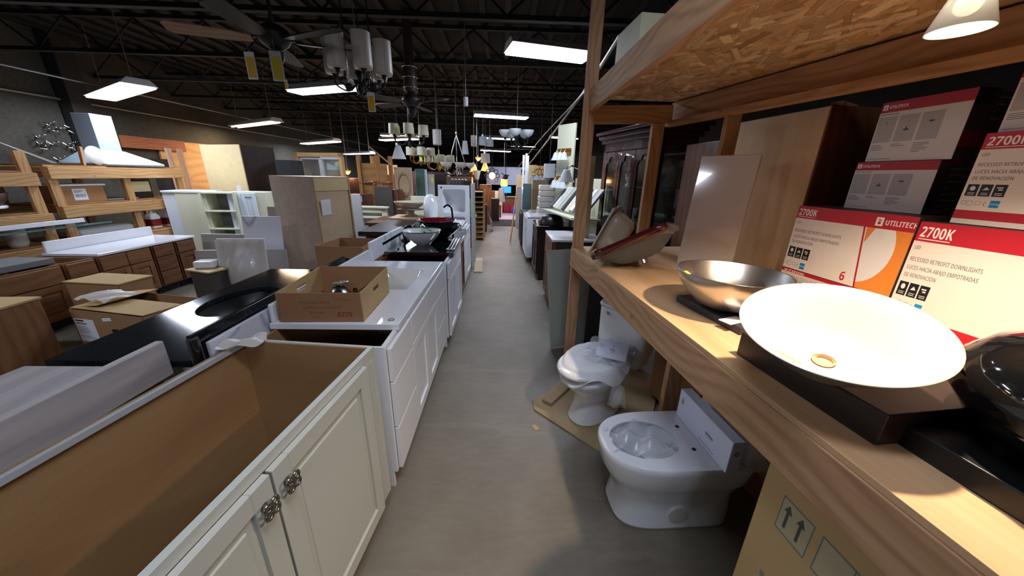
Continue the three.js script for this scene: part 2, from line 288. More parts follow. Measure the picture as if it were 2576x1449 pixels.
function cabinet(t, o) {
  const { w, h, d, mat, inside = M.rawWood, front = mat, toe = .1, cols = [], style = 'slab', top = false, toeMat = M.blackMatte } = o, p = .016, zf = d / 2, st = o.stile ?? .04;
  part(t, 'side_panel', bx(p, h - (o.sideToFloor ? 0 : toe), d - .02, .001, 'y'), o.sideMat || mat, [-w / 2 + p / 2, h / 2 + (o.sideToFloor ? 0 : toe / 2), -.01]);
  part(t, 'side_panel', bx(p, h - (o.sideToFloor ? 0 : toe), d - .02, .001, 'y'), o.sideMat || mat, [w / 2 - p / 2, h / 2 + (o.sideToFloor ? 0 : toe / 2), -.01]);
  const liner = o.liner ? o.liner : inside;
  for (const s of [-1, 1]) part(t, 'side_lining', bx(.006, h - toe - .004, d - .04, 0, 'z'), liner, [s * (w / 2 - p - .003), h / 2 + toe / 2 - .002, -.01]);
  part(t, 'back_panel', bx(w - 2 * p - .012, h - toe, .01, .001, 'x'), liner, [0, h / 2 + toe / 2, -d / 2 + .008]);
  part(t, 'bottom_panel', bx(w - 2 * p, .016, d - .03, 0), liner, [0, toe + .01, -.005]);
  part(t, 'toe_kick', bx(w - .002, toe, .016, 0), toeMat, [0, toe / 2, zf - .075]);
  part(t, 'toe_kick', bx(w - .002, toe, .016, 0), toeMat, [0, toe / 2, -zf + .02]);
  for (const s of [-1, 1]) part(t, 'face_stile', bx(st, h - toe, .02, .0015, 'y'), front, [s * (w / 2 - st / 2), h / 2 + toe / 2, zf - .01]);
  part(t, 'face_rail', bx(w - 2 * st, .035, .02, .0015), front, [0, h - .0175, zf - .01]);
  part(t, 'face_rail', bx(w - 2 * st, .03, .02, .0015), front, [0, toe + .015, zf - .01]);
  if (top) part(t, 'top_panel', bx(w, .018, d, .002), mat, [0, h - .009, 0]);
  let x = -w / 2 + (o.edge ?? .012); const W = w - 2 * (o.edge ?? .012);
  for (const [fw, rows] of cols) {
    let y = h - (o.topGap ?? .012); const Hh = h - toe - (o.topGap ?? .012) - .01;
    for (const [kind, fh] of rows) {
      const cw = fw * W - .008, ch = fh * Hh - .008, cx = x + fw * W / 2, cy = y - fh * Hh / 2;
      const g = kind === 'drawer' || kind === 'panel' ? (style === 'raised' ? flat([bx(cw, ch, .018, .006).translate(0, 0, .009)]) : bx(cw, ch, .02, .002).translate(0, 0, .01)) : shakerGeo(cw, ch, style === 'raised');
      const f = part(t, kind === 'door' ? 'door' : kind === 'panel' ? 'false_front' : 'drawer_front', g, front, [cx, cy, zf + (o.proud ?? .001)]);
      if (o.knob && kind === 'door') part(f, 'knob', o.knob, M.nickel, [(cx < 0 ? 1 : -1) * (cw / 2 - .035), ch / 2 - .07, .02], null, 'ornate brushed metal knob');
      if (o.pull && kind === 'drawer') part(f, 'pull', o.pull, M.chrome, [0, 0, .02]);
      y -= fh * Hh;
    }
    x += fw * W;
  }
  return t;
}
const faceAisleL = Math.PI / 2; // front towards +x

// ---------------------------------------------------------------- row beside the aisle, left
{ // cream sink base cabinet without a top, nearest
  const phi = R(83.9), far = V(-.539, 0, -1.297), ux = V(Math.cos(phi), 0, -Math.sin(phi)), uz = V(Math.sin(phi), 0, Math.cos(phi)), w = 1.14, d = .585;
  const c = far.clone().addScaledVector(ux, -w / 2).addScaledVector(uz, -d / 2);
  const t = thing('base_cabinet', 'cream painted base cabinet with open top, tan inside and two ornate knobs', 'cabinet', [c.x, 0, c.z], phi);
  cabinet(t, { w, h: .9, d, mat: M.creamPaint, front: M.creamPaint, inside: M.tanInside, liner: M.tanInside, style: 'raised', cols: [[.46, [['door', 1]]], [.46, [['door', 1]]]], knob: knobGeo(), stile: .11, edge: .012, topGap: .03 });
  for (let i = 0; i < 4; i++) part(t, 'flute', bx(.006, .74, .006, .002), M.creamPaint, [w / 2 - .03 - i * .018, .48, d / 2 + .001]);
  part(t, 'corner_brace', extrude([[0, 0], [.1, 0], [0, .1]], .012).rotateX(Math.PI / 2), M.rawWood, [w / 2 - .024, .895, -d / 2 + .014], [0, Math.PI, 0]);
  part(t, 'back_rail', bx(w - .05, .02, .016, .001), M.paleGrey, [0, .889, -d / 2 + .02]);
  const cp = V(w / 2 - .06, .905, -d / 2 + .05).applyAxisAngle(V(0, 1, 0), phi).add(V(c.x, 0, c.z)); single('plastic_scrap', 'crumpled white plastic scrap on the back corner of the cream cabinet', 'plastic', sheet(.16, .09, 14, 8, (x, z) => [x, .012 + .008 * Math.sin(x * 60 + z * 40) + .006 * Math.cos(z * 90 - x * 30), z]), M.wrapThick, cp.toArray(), [0, R(25), 0]);
}
const X1 = -.535;
{ // white vanity with marble top
  const w = 1.5, d = .61, z0 = -1.4;
  const t = thing('vanity_cabinet', 'long white vanity cabinet with drawers and doors under a white sink top', 'cabinet', [X1 - d / 2, 0, z0 - w / 2], faceAisleL);
  cabinet(t, { w, h: .835, d, mat: M.whitePaint, inside: M.tanInside, style: 'shaker', sideToFloor: true, sideMat: M.whitePaint, toeMat: M.whitePaint, proud: .004, cols: [[.25, [['drawer', .26], ['drawer', .37], ['drawer', .37]]], [.25, [['panel', .24], ['door', .76]]], [.25, [['panel', .24], ['door', .76]]], [.25, [['drawer', .26], ['drawer', .37], ['drawer', .37]]]] });
  // cultured marble top with moulded basin and backsplash
  const L = 1.3, D = .635, zc = -1.585 - L / 2, xc = -.84;
  const s = thing('marble_sink_counter', 'glossy white marble vanity top with moulded rectangular basin and backsplash', 'countertop', [xc, .8355, zc]);
  const th = .034, sh = new THREE.Shape([[-D / 2, -L / 2], [D / 2, -L / 2], [D / 2, L / 2], [-D / 2, L / 2]].map(p => new THREE.Vector2(...p))), bw = .17, bl = .29, bz = -.12, bxo = .05;
  const hole = new THREE.Path(); const rr = .04; hole.moveTo(bxo - bw + rr, bz - bl); hole.lineTo(bxo + bw - rr, bz - bl); hole.quadraticCurveTo(bxo + bw, bz - bl, bxo + bw, bz - bl + rr); hole.lineTo(bxo + bw, bz + bl - rr); hole.quadraticCurveTo(bxo + bw, bz + bl, bxo + bw - rr, bz + bl); hole.lineTo(bxo - bw + rr, bz + bl); hole.quadraticCurveTo(bxo - bw, bz + bl, bxo - bw, bz + bl - rr); hole.lineTo(bxo - bw, bz - bl + rr); hole.quadraticCurveTo(bxo - bw, bz - bl, bxo - bw + rr, bz - bl); sh.holes.push(hole);
  const g = new THREE.ExtrudeGeometry(sh, { depth: th - .008, bevelEnabled: true, bevelSize: .004, bevelThickness: .004, bevelSegments: 2, curveSegments: 8 }); g.rotateX(Math.PI / 2); g.translate(0, th - .004, 0);
  part(s, 'slab', g, M.marble);
  part(s, 'basin', loft([[-.10, bxo, bz, .10, .2, 4], [-.095, bxo, bz, .13, .24, 5], [-.02, bxo, bz, .155, .275, 7], [th - .006, bxo, bz, .17, .29, 9]], 56, false, true), phys({ color: 0xeeeae4, roughness: .15, clearcoat: .5, side: THREE.DoubleSide }));
  part(s, 'backsplash', bx(.022, .1, L, .008, 'z'), M.marble, [-D / 2 + .011, th + .05 - .002, 0]);
  part(s, 'drain', tr(cyl(.025, .025, .006, 20), bxo, -.094, bz), M.chrome);
  part(s, 'maker_sticker', tr(new THREE.TorusGeometry(.014, .0022, 6, 20).scale(1, 1, .4), D / 2 - .05, th + .0025, L / 2 - .05, R(90)), M.darkMetal);
}
{ // cardboard tray with tap parts
  const t = thing('cardboard_tray', 'open brown cardboard box of tap parts with handwritten price on white vanity top', 'box', [-.915, .8715, -1.83], R(2));
  const w = .41, d = .46, h = .155, k = .005;
  const scrawl = print(512, 200, (c, W, H) => { c.fillStyle = '#9a6f4c'; c.fillRect(0, 0, W, H); for (let i = 0; i < 900; i++) { c.fillStyle = `rgba(70,40,20,${hash(i, 4, 7) * .08})`; c.fillRect(hash(i, 1, 7) * W, hash(i, 2, 7) * H, 30 * hash(i, 3, 7), 1.5); } const scribble = (x, y, n, s, col) => { c.strokeStyle = col; c.lineWidth = 3; for (let i = 0; i < n; i++) { c.beginPath(); const X = x + i * s * .8; c.moveTo(X, y - s * .7 * hash(i, x, 5)); c.quadraticCurveTo(X + s * .5 * hash(i, y, 6), y - s * hash(i, x, 7), X + s * .45, y - s * .4 * hash(i, y, 8)); c.lineTo(X + s * .1, y); c.stroke(); } }; scribble(130, 70, 12, 20, '#6a4530'); scribble(150, 103, 16, 19, '#6a4530'); scribble(190, 140, 6, 18, '#6a4530'); scribble(200, 172, 3, 20, '#6a4530'); scribble(345, 50, 5, 26, '#7c2b22'); c.fillStyle = '#7c2b22'; c.font = 'bold italic 44px sans-serif'; c.fillText('$275', 350, 165); }, .9);
  part(t, 'bottom', bx(w, k, d, .001), M.carton, [0, k / 2, 0]);
  part(t, 'front_wall', bx(w, h, k, .001), M.carton, [0, h / 2, d / 2 - k / 2]);
  const face = new THREE.PlaneGeometry(w * .98, h * .98); part(t, 'written_panel', face, scrawl, [0, h / 2, d / 2 + .0006]);
  part(t, 'back_wall', bx(w, h + .015, k, .001), M.carton, [0, h / 2 + .007, -d / 2 + k / 2]);
  for (const s of [-1, 1]) { const sh = new THREE.Shape([[-d / 2, 0], [d / 2, 0], [d / 2, h], [-d / 2, h + .01]].map(p => new THREE.Vector2(...p))); const hp = new THREE.Path([[-.05, h * .6], [.05, h * .6], [.05, h * .78], [-.05, h * .78]].map(p => new THREE.Vector2(...p))); sh.holes.push(hp); const g = new THREE.ExtrudeGeometry(sh, { depth: k, bevelEnabled: false }); g.rotateY(-Math.PI / 2); uvm(g, 'z'); part(t, 'side_wall', g, M.cartonPale, [s * (w / 2) + (s < 0 ? k : 0), 0, 0]); }
  const f = thing('shower_valve', 'chrome valve with round flange lying in the cardboard box', 'valve', [-.93, .93, -1.86], .4);
  part(f, 'flange', tr(lathe([[.012, 0], [.05, 0], [.052, .008], [.03, .018], [.02, .02]], 24), 0, 0, 0, R(60), 0, R(15)), M.nickel);
  part(f, 'stem', bar([0, -.03, -.01], [.01, .05, -.05], .016, 14), M.steel); part(f, 'handle', flat([bar([-.03, .052, -.05], [.05, .052, -.05], .007), bar([.01, .052, -.085], [.01, .052, -.015], .007)]), M.chrome);
  const b = thing('pipe_fitting', 'rusty brass pipe fitting propped on the cardboard box edge', 'fitting', [-.80, .94, -1.9], .3);
  part(b, 'pipe', bar([-.1, -.045, .02], [.07, .045, -.03], .011, 10), M.copper); part(b, 'collar', bar([.03, .023, -.017], [.055, .038, -.026], .017, 6), M.brass); part(b, 'tee', bar([-.05, -.02, .005], [-.05, .02, .03], .013, 8), M.brass);
  for (let i = 0; i < 9; i++) single('brass_part', 'small loose brass fitting at the bottom of the cardboard box', 'fitting', flat([bar([-.03, 0, 0], [.03, 0, 0], .011, 8), bar([0, 0, 0], [0, .024, 0], .009, 6)]), i % 3 ? M.brass : M.chrome, [-1.06 + (i % 3) * .12 + rnd(-.02, .02), .89, -1.72 - Math.floor(i / 3) * .12], [0, rnd(0, 6), 0], 'loose brass fittings');
}
{ // second white cabinet, open top, and the units after it
  const B = thing('vanity_cabinet', 'white shaker vanity cabinet with open dark top between marble top and black counter', 'cabinet', [-.50 - .3, 0, -2.95 - .46], faceAisleL);
  cabinet(B, { w: .92, h: .85, d: .6, mat: M.whitePaint, inside: M.brownWood, style: 'shaker', sideToFloor: true, toeMat: M.whitePaint, proud: .006, cols: [[.5, [['panel', .22], ['door', .78]]], [.5, [['panel', .22], ['door', .78]]]] });
  const C = thing('base_cabinet', 'dark brown base cabinet standing between white cabinets under the black counter', 'cabinet', [-.53 - .3, 0, -3.92 - .3], faceAisleL);
  cabinet(C, { w: .6, h: .85, d: .6, mat: M.brownWood, style: 'shaker', cols: [[1, [['drawer', .2], ['door', .8]]]] });
  const D = thing('vanity_cabinet', 'white drawer cabinet beyond the black counter holding a white tray', 'cabinet', [-.54 - .3, 0, -4.55 - .5], faceAisleL);
  cabinet(D, { w: 1.0, h: .85, d: .6, mat: M.whitePaint, style: 'shaker', top: true, cols: [[.4, [['drawer', .22], ['drawer', .39], ['drawer', .39]]], [.6, [['panel', .22], ['door', .78]]]] });
  // black counter
  const k = thing('countertop', 'polished black stone countertop with a shallow lip carrying the vessel bowls', 'countertop', [-.80, .8505, -3.92]);
  part(k, 'slab', bx(.68, .035, 1.5, .006, 'z'), M.blackGloss, [0, .0175, 0]);
  part(k, 'backsplash', bx(.02, .09, 1.5, .004, 'z'), M.granite, [-.33, .08, 0]);
  // marble backsplash board leaning behind the gap
  single('backsplash_board', 'white veined marble backsplash strip standing behind the open cabinet', 'panel', bx(.03, .16, .95, .003, 'z'), M.marbleVein, [-1.135, .945, -3.38], [0, 0, R(4)]);
  single('cardboard_box', 'brown carton standing inside the open white cabinet', 'carton', bx(.26, .5, .22, .002, 'y'), M.carton, [-.96, .37, -3.06]);
  for (let i = 0; i < 3; i++) single('towel_bar', 'shiny chrome towel bar lying along the black counter edge', 'towel bar', flat([bar([0, 0, -.28], [0, 0, .28], .011, 12), tr(new THREE.SphereGeometry(.014, 10, 8), 0, 0, .28), tr(new THREE.SphereGeometry(.014, 10, 8), 0, 0, -.28)]), M.chrome, [-.54 + i * .03, .897, -3.55], [0, R(1.5), 0], 'chrome towel bars');
}
// vessel bowls on the black counter
function vessel(t, r, h, foot, m, rimMat, thick = .008, sq = false) {
  const prof = [[foot * .9, 0], [foot, .006], [foot + (r - foot) * .45, h * .33], [foot + (r - foot) * .8, h * .68], [r, h], [r - thick, h - .001], [foot + (r - foot) * .8 - thick, h * .7], [foot + (r - foot) * .45 - thick, h * .36], [foot * .7, .022], [.022, .016], [.02, .004]];
  return part(t, 'bowl', lathe(prof, 56), m);
}
{
  const tex = print(512, 256, (c, W, H) => { c.fillStyle = '#dfe3dd'; c.fillRect(0, 0, W, H); for (let i = 0; i < 60; i++) { c.save(); c.translate(hash(i, 1, 3) * W, H * (.05 + .9 * hash(i, 2, 3))); c.rotate(hash(i, 3, 3) * 6); c.fillStyle = ['#20524c', '#2c6e66', '#1c2f33'][i % 3]; c.beginPath(); c.moveTo(0, 0); c.quadraticCurveTo(14, -8, 34, 0); c.quadraticCurveTo(14, 8, 0, 0); c.fill(); c.restore(); } }, .2);
  const p = V(-.84, .886, -3.55), t = thing('vessel_sink', 'white vessel bowl with green leaf pattern inside on the black counter', 'sink', [p.x, p.y, p.z]);
  const r = .2, h = .15; part(t, 'bowl', lathe([[.06, 0], [.065, .006], [.12, .04], [.17, .095], [r, h]], 56), M.porcelain);
  part(t, 'patterned_lining', lathe([[r - .002, h], [.165, .097], [.115, .044], [.05, .018], [0, .014]], 56), tex, null, null, 'green leaf pattern on white glaze');
  part(t, 'green_rim', tr(new THREE.TorusGeometry(r - .001, .004, 8, 56), 0, h, 0, R(90)), plain(0x1d4a40, .25));
  const q = thing('vessel_sink', 'black glass square vessel bowl with wavy corners behind the leaf bowl', 'sink', [-.72, .886, -3.98], R(10));
  part(q, 'bowl', loft([[0, 0, 0, .07, .07, 3], [.03, 0, 0, .12, .12, 3], [.1, 0, 0, .19, .19, 4], [.145, 0, 0, .235, .235, 5], [.135, 0, 0, .22, .22, 5], [.05, 0, 0, .12, .12, 4]], 48, true, true), M.blackGloss);
  const s = thing('vessel_sink', 'red lacquered round vessel bowl behind the black square bowl', 'sink', [-.84, .886, -4.42]);
  part(s, 'ring_stand', lathe([[.08, 0], [.1, 0], [.09, .05], [.07, .05]], 30), M.blackGloss);
  part(s, 'bowl', lathe([[.05, .05], [.08, .052], [.2, .1], [.25, .15], [.244, .15], [.19, .11], [.07, .064], [0, .062]], 56), M.redGlass);
  const a = thing('gooseneck_tap', 'black gooseneck tap behind the red bowl', 'tap', [-.66, .886, -4.55], R(160));
  part(a, 'base', lathe([[0, 0], [.03, 0], [.028, .02], [.015, .03]], 18), M.blackGloss); part(a, 'spout', tube([[0, .02, 0], [0, .22, 0], [.02, .3, 0], [.08, .32, 0], [.12, .29, 0]], .013, 24, 8), M.blackGloss);
  const l = thing('pot_handle_tap', 'small black tap with curled handle at the left of the leaf bowl', 'tap', [-1.08, .886, -3.75]);
  part(l, 'spout', tube([[0, 0, 0], [0, .1, 0], [.03, .15, 0], [.09, .15, 0], [.11, .1, 0]], .014, 20, 8), M.blackGloss); part(l, 'base', cyl(.03, .032, .02), M.blackGloss, [0, .01, 0]);
}
{ // white tray sinks past the counter
  const t = thing('sink_tray', 'white moulded sink tray lying on the white cabinet past the red bowl', 'sink', [-.8, .851, -4.98]);
  part(t, 'rim', flat([bx(.5, .05, .04, .01).translate(0, .06, -.24), bx(.5, .05, .04, .01).translate(0, .06, .24), bx(.04, .05, .46, .01).translate(-.23, .06, 0), bx(.04, .05, .46, .01).translate(.23, .06, 0)]), M.porcelain);
  part(t, 'basin', loft([[0, 0, 0, .17, .18, 5], [.06, 0, 0, .215, .225, 7]], 40, false, true), phys({ color: 0xeceef3, roughness: .15, side: THREE.DoubleSide }));
  // upright double bowl sink
  const a = atZ(1122, 503, -5.75), b = atZ(1186, 500, -5.75), w = .5, H = 1.42;
  const u = thing('double_bowl_sink', 'white double bowl sink standing upright on end beside the aisle', 'sink', [-.80, 0, -5.78]);
  const sh = new THREE.Shape([[-w / 2, 0], [w / 2, 0], [w / 2, H], [-w / 2, H]].map(p => new THREE.Vector2(...p)));
  const rects = [[.06, .50], [.56, .92], [.98, 1.36]].map(([y0, y1]) => [-.19, .19, y0, y1]);
  for (const [x0, x1, y0, y1] of rects) { const r = .05, q = new THREE.Path(); q.moveTo(x0 + r, y0); q.lineTo(x1 - r, y0); q.quadraticCurveTo(x1, y0, x1, y0 + r); q.lineTo(x1, y1 - r); q.quadraticCurveTo(x1, y1, x1 - r, y1); q.lineTo(x0 + r, y1); q.quadraticCurveTo(x0, y1, x0, y1 - r); q.lineTo(x0, y0 + r); q.quadraticCurveTo(x0, y0, x0 + r, y0); sh.holes.push(q); }
  part(u, 'deck', new THREE.ExtrudeGeometry(sh, { depth: .02, bevelEnabled: true, bevelSize: .006, bevelThickness: .006, bevelSegments: 2 }), M.porcelain);
  for (const [x0, x1, y0, y1] of rects) { const g = loft([[0, 0, 0, (x1 - x0) / 2 + .002, (y1 - y0) / 2 + .002, 8], [.16, 0, -.02, (x1 - x0) / 2 - .05, (y1 - y0) / 2 - .04, 6]], 40, true, false); g.rotateX(-Math.PI / 2); g.translate(0, (y0 + y1) / 2, .012); part(u, 'basin', g, phys({ color: 0xe6e8ec, roughness: .2, side: THREE.DoubleSide })); }
  for (const y of [1.385, .53]) part(u, 'tap_hole', tr(cyl(.014, .014, .004, 14), -.2, y, .027, R(90)), M.blackMatte);
  single('cabinet_side_panel', 'tall grey panel standing beside the upright white double sink', 'panel', bx(.03, 1.45, .55, .003, 'y'), M.paleGrey, [-.515, .725, -6.1]);
  single('floor_plank', 'pale plank lying on the floor at the foot of the upright white sink', 'plank', bx(.14, .02, 1.0, .003, 'z'), M.tanBack, [-.43, .01, -6.1], [0, R(3), 0]);
}

// ---------------------------------------------------------------- second row, backs to the first, facing the left wall
{
  const g = thing('vanity_unit', 'grey wood-look vanity unit with raised back edge beside the cream cabinet', 'vanity', [-1.56, 0, -.42]);
  part(g, 'body', bx(.5, .83, 1.5, .004, 'z'), M.greyWood, [0, .415, 0]);
  part(g, 'countertop', bx(.54, .035, 1.53, .005, 'z'), M.greyWood, [0, .848, 0]);
  part(g, 'backsplash', bx(.03, .145, 1.53, .006, 'z'), M.greyWood, [.268, .905, 0]);
  const zc = -1.9, L = 1.36;
  const b = thing('granite_sink_counter', 'black granite vanity top with oval undermount basin and backsplash', 'countertop', [-1.5, .84, zc]);
  const sh = new THREE.Shape([[-.29, -L / 2], [.29, -L / 2], [.29, L / 2], [-.29, L / 2]].map(p => new THREE.Vector2(...p))); const e = new THREE.Path(); e.absellipse(-.02, .0, .175, .25, 0, Math.PI * 2); sh.holes.push(e);
  const G = new THREE.ExtrudeGeometry(sh, { depth: .022, bevelEnabled: true, bevelSize: .004, bevelThickness: .004, bevelSegments: 2, curveSegments: 40 }); G.rotateX(Math.PI / 2); G.translate(0, .026, 0); uvm(G, 'z');
  part(b, 'slab', G, M.granite);
  part(b, 'basin', loft([[-.15, -.02, 0, .05, .08], [-.13, -.02, 0, .12, .18], [-.06, -.02, 0, .165, .235], [0, -.02, 0, .18, .255]], 44, false, true), phys({ color: 0x101113, roughness: .4, side: THREE.DoubleSide }));
  part(b, 'drain', tr(cyl(.022, .022, .006, 18), -.02, -.145, 0), M.chrome);
  part(b, 'backsplash', bx(.022, .11, L, .005, 'z'), M.granite, [.281, .083, 0]);
  const c = thing('base_cabinet', 'white vanity body under the black granite top', 'cabinet', [-1.5, 0, zc]);
  part(c, 'body', bx(.53, .66, L - .04, .004, 'z'), M.whitePaint, [0, .33, 0]);
  for (const s of [-1, 1]) part(c, 'top_rail', bx(.53, .172, .02, .003), M.whitePaint, [0, .745, s * (L / 2 - .04)]); part(c, 'top_rail', bx(.02, .172, L - .06, .003, 'z'), M.whitePaint, [.255, .745, 0]); part(c, 'top_rail', bx(.02, .172, L - .06, .003, 'z'), M.whitePaint, [-.255, .745, 0]);
  single('marble_strip', 'pale grey veined board standing between white vanity and black granite top', 'panel', bx(.018, .93, 1.2, .003, 'z'), M.marbleVein, [-1.19, .465, -1.86]);
  single('tap_box', 'short black tap body lying behind the granite backsplash corner', 'tap', flat([bar([0, 0, 0], [0, .11, 0], .02, 14), bar([0, .09, 0], [.0, .1, -.07], .012, 10)]), M.blackGloss, [-1.195, .862, -1.21]);
}

// ---------------------------------------------------------------- cartons and chest on the left
function carton(t, w, h, d, m, flaps = true) {
  const k = .006; part(t, 'bottom', bx(w, k, d, .001), m, [0, k / 2, 0]);
  for (const s of [-1, 1]) { part(t, 'end_wall', bx(k, h, d, .001, 'z'), m, [s * (w - k) / 2, h / 2, 0]); part(t, 'side_wall', bx(w, h, k, .001, 'x'), m, [0, h / 2, s * (d - k) / 2]); }
  if (flaps) for (const s of [-1, 1]) part(t, 'flap', bx(w - .006, k, d / 2 - .004, .001), M.cartonPale, [0, h + k / 2, s * d / 4]);
}
{
  let t = thing('carton', 'closed tall brown carton with taped pale top next to the oak vanities', 'carton', [-4.02, 0, -3.42], R(-6));
  carton(t, .58, .49, .3, M.carton); part(t, 'lid', bx(.6, .012, .32, .002), M.cartonPale, [0, .504, 0]);
  t = thing('carton', 'brown carton with white shipping label and oval hand hole, flap open', 'carton', [-3.3, 0, -2.96], R(-12));
  carton(t, .8, .42, .48, M.carton, false); part(t, 'flap', bx(.79, .006, .3, .001), M.cartonPale, [0, .425, .08], [R(-2), 0, 0]); part(t, 'flap', bx(.3, .006, .46, .001), M.cartonPale, [-.3, .436, -.04], [0, 0, R(8)]);
  const lab = print(256, 256, (c, W, H) => { c.fillStyle = '#e8e8ee'; c.fillRect(0, 0, W, H); c.fillStyle = '#222'; c.fillRect(16, 14, 110, 16); for (let i = 0; i < 9; i++) c.fillRect(18 + i * 15, 44, 11, 17); for (let i = 0; i < 5; i++) c.fillRect(18, 86 + i * 17, 90 + 60 * hash(i, 1, 2), 4); c.fillRect(18, 190, 130, 4); c.fillRect(18, 206, 200, 3); });
  part(t, 'shipping_label', new THREE.PlaneGeometry(.22, .22), lab, [-.27, .23, .2415], null, 'white printed shipping label');
  part(t, 'hand_hole', tr(cyl(.018, .018, .003, 18).scale(2.6, 1, 1), .06, .26, .2415, R(90)), M.blackMatte); part(t, 'tape_tear', bx(.1, .03, .002, .001), M.paper, [.0, .36, .2415], [0, 0, R(8)]);
  single('plastic_bag', 'crumpled clear plastic bag bulging from the open carton', 'plastic bag', sheet(.34, .24, 14, 10, (x, z) => [x, .03 + .035 * Math.cos(x * 7) * Math.cos(z * 9) + .012 * Math.sin(x * 40 + z * 31), z]), M.wrapThick, [-3.56, .45, -2.96], [0, R(-12), 0]);
  t = thing('wooden_chest', 'brown wooden drawer chest with knotty plank sides at the left', 'chest', [-4.22, 0, -2.4], R(4));
  part(t, 'body', bx(.95, .56, .5, .004, 'x'), M.brownWood2, [0, .28, 0]); part(t, 'top', bx(.97, .018, .52, .003), M.cartonPale, [0, .57, 0]);
  for (let i = 0; i < 2; i++) part(t, 'drawer_front', bx(.93, .255, .016, .003, 'x'), M.brownWood2, [0, .14 + i * .275, .255]);
}

// ---------------------------------------------------------------- oak vanity row and counter by the left wall
const XV = -4.47;
{
  const mk = (z0, z1, h, label, mat, cols, style = 'raised') => { const w = z0 - z1, t = thing('base_cabinet', label, 'cabinet', [XV - .28, 0, (z0 + z1) / 2], faceAisleL); cabinet(t, { w, h, d: .56, mat, inside: M.brownWood2, style, cols, top: false, sideToFloor: false }); return t; };
  mk(-4.68, -4.98, .645, 'dark brown single-door vanity at the far end of the white counter', M.brownWood, [[1, [['drawer', .3], ['door', .7]]]]);
  mk(-4.36, -4.66, .645, 'dark brown three-drawer vanity under the white counter', M.brownWood, [[1, [['drawer', .28], ['drawer', .36], ['drawer', .36]]]]);
  mk(-3.75, -4.34, .645, 'oak vanity with false front and two panel doors under the white counter', M.brownWood2, [[.5, [['panel', .3], ['door', .7]]], [.5, [['panel', .3], ['door', .7]]]]);
  mk(-3.45, -3.73, .645, 'narrow oak vanity with drawer above door at the counter end', M.brownWood2, [[1, [['drawer', .3], ['door', .7]]]]);
  mk(-2.76, -3.43, .645, 'wide oak vanity without a top at the left edge', M.brownWood2, [[1, [['panel', .34], ['door', .66]]]]);
  const t = thing('countertop', 'long white counter with backsplash on the oak vanities by the left shelves', 'countertop', [XV - .28, .6455, -4.38]);
  part(t, 'slab', bx(.6, .03, 1.24, .008, 'z'), M.marble, [0, .015, 0]); part(t, 'backsplash', bx(.022, .12, 1.2, .006, 'z'), M.marble, [-.289, .09, -.02]);
  // slabs lying behind on the shelf edge
  single('glass_sheet', 'green edged glass sheet lying along the wooden shelf behind the oak vanities', 'glass', bx(.3, .02, 1.5, .003, 'z'), M.tealGlass, [-5.42, .87, -4.0], [0, 0, R(6)]);
  single('marble_slab', 'long white marble slab lying on edge behind the oak vanities', 'slab', bx(.28, .05, 1.0, .004, 'z'), M.marble, [-5.4, .93, -3.95], [0, 0, R(8)]);
  single('stone_remnant', 'grey stone remnant lying on the wide oak vanity', 'slab', bx(.4, .06, .7, .006, 'z'), M.midGrey, [-4.75, .676, -3.12]);
}
